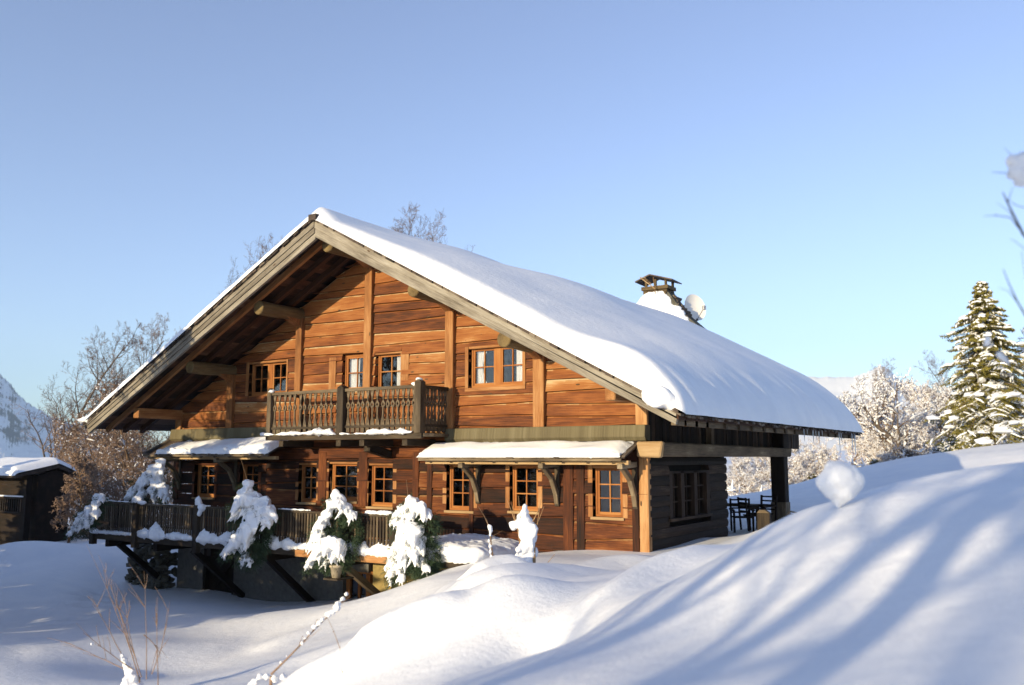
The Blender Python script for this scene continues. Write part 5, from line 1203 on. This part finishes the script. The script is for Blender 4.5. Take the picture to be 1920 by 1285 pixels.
# ------------------------------------------------------------------ trees up sun whose shadows fall into the picture (left of and behind the viewer)
GS = 'trees on the sunny side of the garden'
u = Vector((-SUND.x, -SUND.y, 0)).normalized()
TS = math.tan(SUN_E)
def upsun(x, y, z, dist): # a point dist metres up-sun of a world point, and the height of the sun ray there
    return Vector((x+u.x*dist, y+u.y*dist, z+TS*dist))
def shade_conifer(x, y, z, dist, label, src=None, seed=0, width=2.6):
    p = upsun(x, y, z, dist); g = gz(p.x, p.y); h = p.z-g
    return p, g, h
ROW = [(-14.9, -10.9, 8.9, 'tallest dark spruce of the row just beyond the left picture edge'), (-12.7, -11.2, 5.9, 'short spruce at the garden end of the dark row'), (-17.2, -10.2, 6.0, 'spruce beside the tallest one of the dark row'), (-19.6, -9.6, 6.6, 'fourth spruce of the dark row'),
 (-22.2, -8.6, 5.2, 'fifth spruce of the dark row'), (-24.8, -7.4, 5.2, 'sixth spruce of the dark row'), (-27.6, -6.0, 5.2, 'seventh spruce of the dark row'), (-30.6, -4.4, 5.2, 'eighth spruce of the dark row'), (-34, -2.5, 5.2, 'ninth spruce of the dark row'), (-38, -.5, 5.2, 'far end spruce of the dark row'),
 (-11.2, -12.8, 5.3, 'lowest spruce at the garden tip of the dark row'), (-13.9, -13.4, 5.9, 'low spruce in the back line of the dark row, garden end'), (-16.1, -13.2, 6.2, 'spruce in the back line behind the tallest one'), (-18.6, -12.4, 6.2, 'third spruce in the back line of the dark row'), (-21.2, -11.6, 7.2, 'fourth spruce in the back line of the dark row'), (-24, -10.4, 5.2, 'fifth spruce in the back line of the dark row'), (-27, -9, 5.2, 'sixth spruce in the back line of the dark row'), (-30, -7.5, 5.2, 'seventh spruce in the back line of the dark row')]
SC = None
for i, (x, y, h, lb) in enumerate(ROW):
    if SC is None: SC = make_conifer(Vector((x, y, gz(x, y))), lb, GS, conifer(61, h, 2.5, .3, 150, dens=2.2, droop=.3), 'needle'); h0 = h
    else: copy_tree(SC, (x, y, gz(x, y)), lb, i*1.7, (1, 1, h/h0))
SC.scale = (.95, .95, 1.12)
tm = tree_meshes(71, 11.2, snow=0, thick=2.0, levels=4, kids=(24, 9, 5, 3), trunk_r=.16, crown0=.5, ang=(30, 70), up=.4, wig=.15, lratio=(.3, .5, .5, .5))
BS = make_tree('bare_tree', Vector((-14.6, -14.6, gz(-14.6, -14.6))), 'bare tree behind the dark row whose branches shade the left bargeboard', GS, tm, 'twig', 'barkg')
# trunks behind the viewer striping the near bank
tm = tree_meshes(72, 11, snow=0, thick=2.4, levels=3, kids=(13, 7, 5), trunk_r=.2, crown0=.36, ang=(30, 70), up=.4, wig=.12, lratio=(.4, .5, .5))
BK = None
for i, (x, y, dist, s) in enumerate(((4.7, -12, 18, 1.0), (6.2, -12, 22, 1.1), (7.9, -12, 17, 1.1), (9.6, -12, 24, 1.2), (5.6, -12, 31, .95), (7.2, -12, 35, 1.05), (8.8, -12, 33, 1.0))):
    p = Vector((x+u.x*dist, y+u.y*dist, 0)); p.z = gz(p.x, p.y); lb = ['bare tree nearest behind the viewer', 'second bare tree behind the viewer', 'third bare tree behind the viewer', 'stout bare tree behind and right of the viewer', 'farther bare tree behind the viewer', 'right hand bare tree behind the viewer', 'left hand far bare tree behind the viewer', 'short bare tree close behind the viewer', 'outer right bare tree behind the viewer'][i]
    if BK is None: BK = make_tree('bare_tree', p, lb, 'bare trees behind the viewer', tm, 'twig', 'barkg', scale=s)
    else: copy_tree(BK, p, lb, i*1.3, s)

# ------------------------------------------------------------------ air
hz = bpy.data.materials.new('pale_air'); hz.use_nodes = True; hn = hz.node_tree; hn.nodes.remove(hn.nodes['Principled BSDF'])
pv = hn.nodes.new('ShaderNodeVolumePrincipled'); pv.inputs['Color'].default_value = (.58, .79, 1, 1); pv.inputs['Density'].default_value = 1.1e-4; pv.inputs['Anisotropy'].default_value = 0.0
hn.links.new(pv.outputs[0], hn.nodes['Material Output'].inputs['Volume'])
mb = MB(); mb.box(-5200, 5200, -5200, 5200, -140, 650, .5); hb = mb.build('haze', hz); tag(hb, 'thin pale winter air', None, None, 'stuff')

# ------------------------------------------------------------------ light, sky, camera
w = bpy.data.worlds.new('World'); scn.world = w; w.use_nodes = True; nt = w.node_tree
sky = nt.nodes.new('ShaderNodeTexSky'); sky.sky_type = 'NISHITA'; sky.sun_disc = False
sky.sun_elevation = SUN_E; sky.sun_rotation = math.atan2(u.x, u.y); sky.altitude = 1200; sky.air_density = 1.0; sky.dust_density = .7; sky.ozone_density = 3.5
bg = nt.nodes['Background']; hs = nt.nodes.new('ShaderNodeHueSaturation'); hs.inputs['Saturation'].default_value = .80; hs.inputs['Hue'].default_value = .511; nt.links.new(sky.outputs[0], hs.inputs['Color']); nt.links.new(hs.outputs[0], bg.inputs[0]); bg.inputs[1].default_value = .15
sl = bpy.data.lights.new('sun', 'SUN'); sl.energy = 5.0; sl.angle = R(.5); sl.color = (1, .82, .52); so = bpy.data.objects.new('sun', sl); COL.objects.link(so)
so.rotation_euler = SUND.to_track_quat('-Z', 'Y').to_euler(); so.location = (-20, -60, 40)
cam = bpy.data.cameras.new('camera'); co = bpy.data.objects.new('camera', cam); COL.objects.link(co); scn.camera = co
cam.sensor_width = 36; cam.lens = F*36/1920; cam.clip_start = .05; cam.clip_end = 20000
rot = Matrix((RGT, UPV, -FWD)).transposed(); co.matrix_world = Matrix.Translation(Vector(CAM))@rot.to_4x4()
cam.dof.use_dof = True; cam.dof.focus_distance = 20; cam.dof.aperture_fstop = .9
scn.view_settings.view_transform = 'Standard'; scn.view_settings.look = 'None'; scn.view_settings.exposure = .98; scn.view_settings.gamma = 1
scn.cycles.use_denoising = True
scn.cycles.max_bounces = 6; scn.cycles.transparent_max_bounces = 12
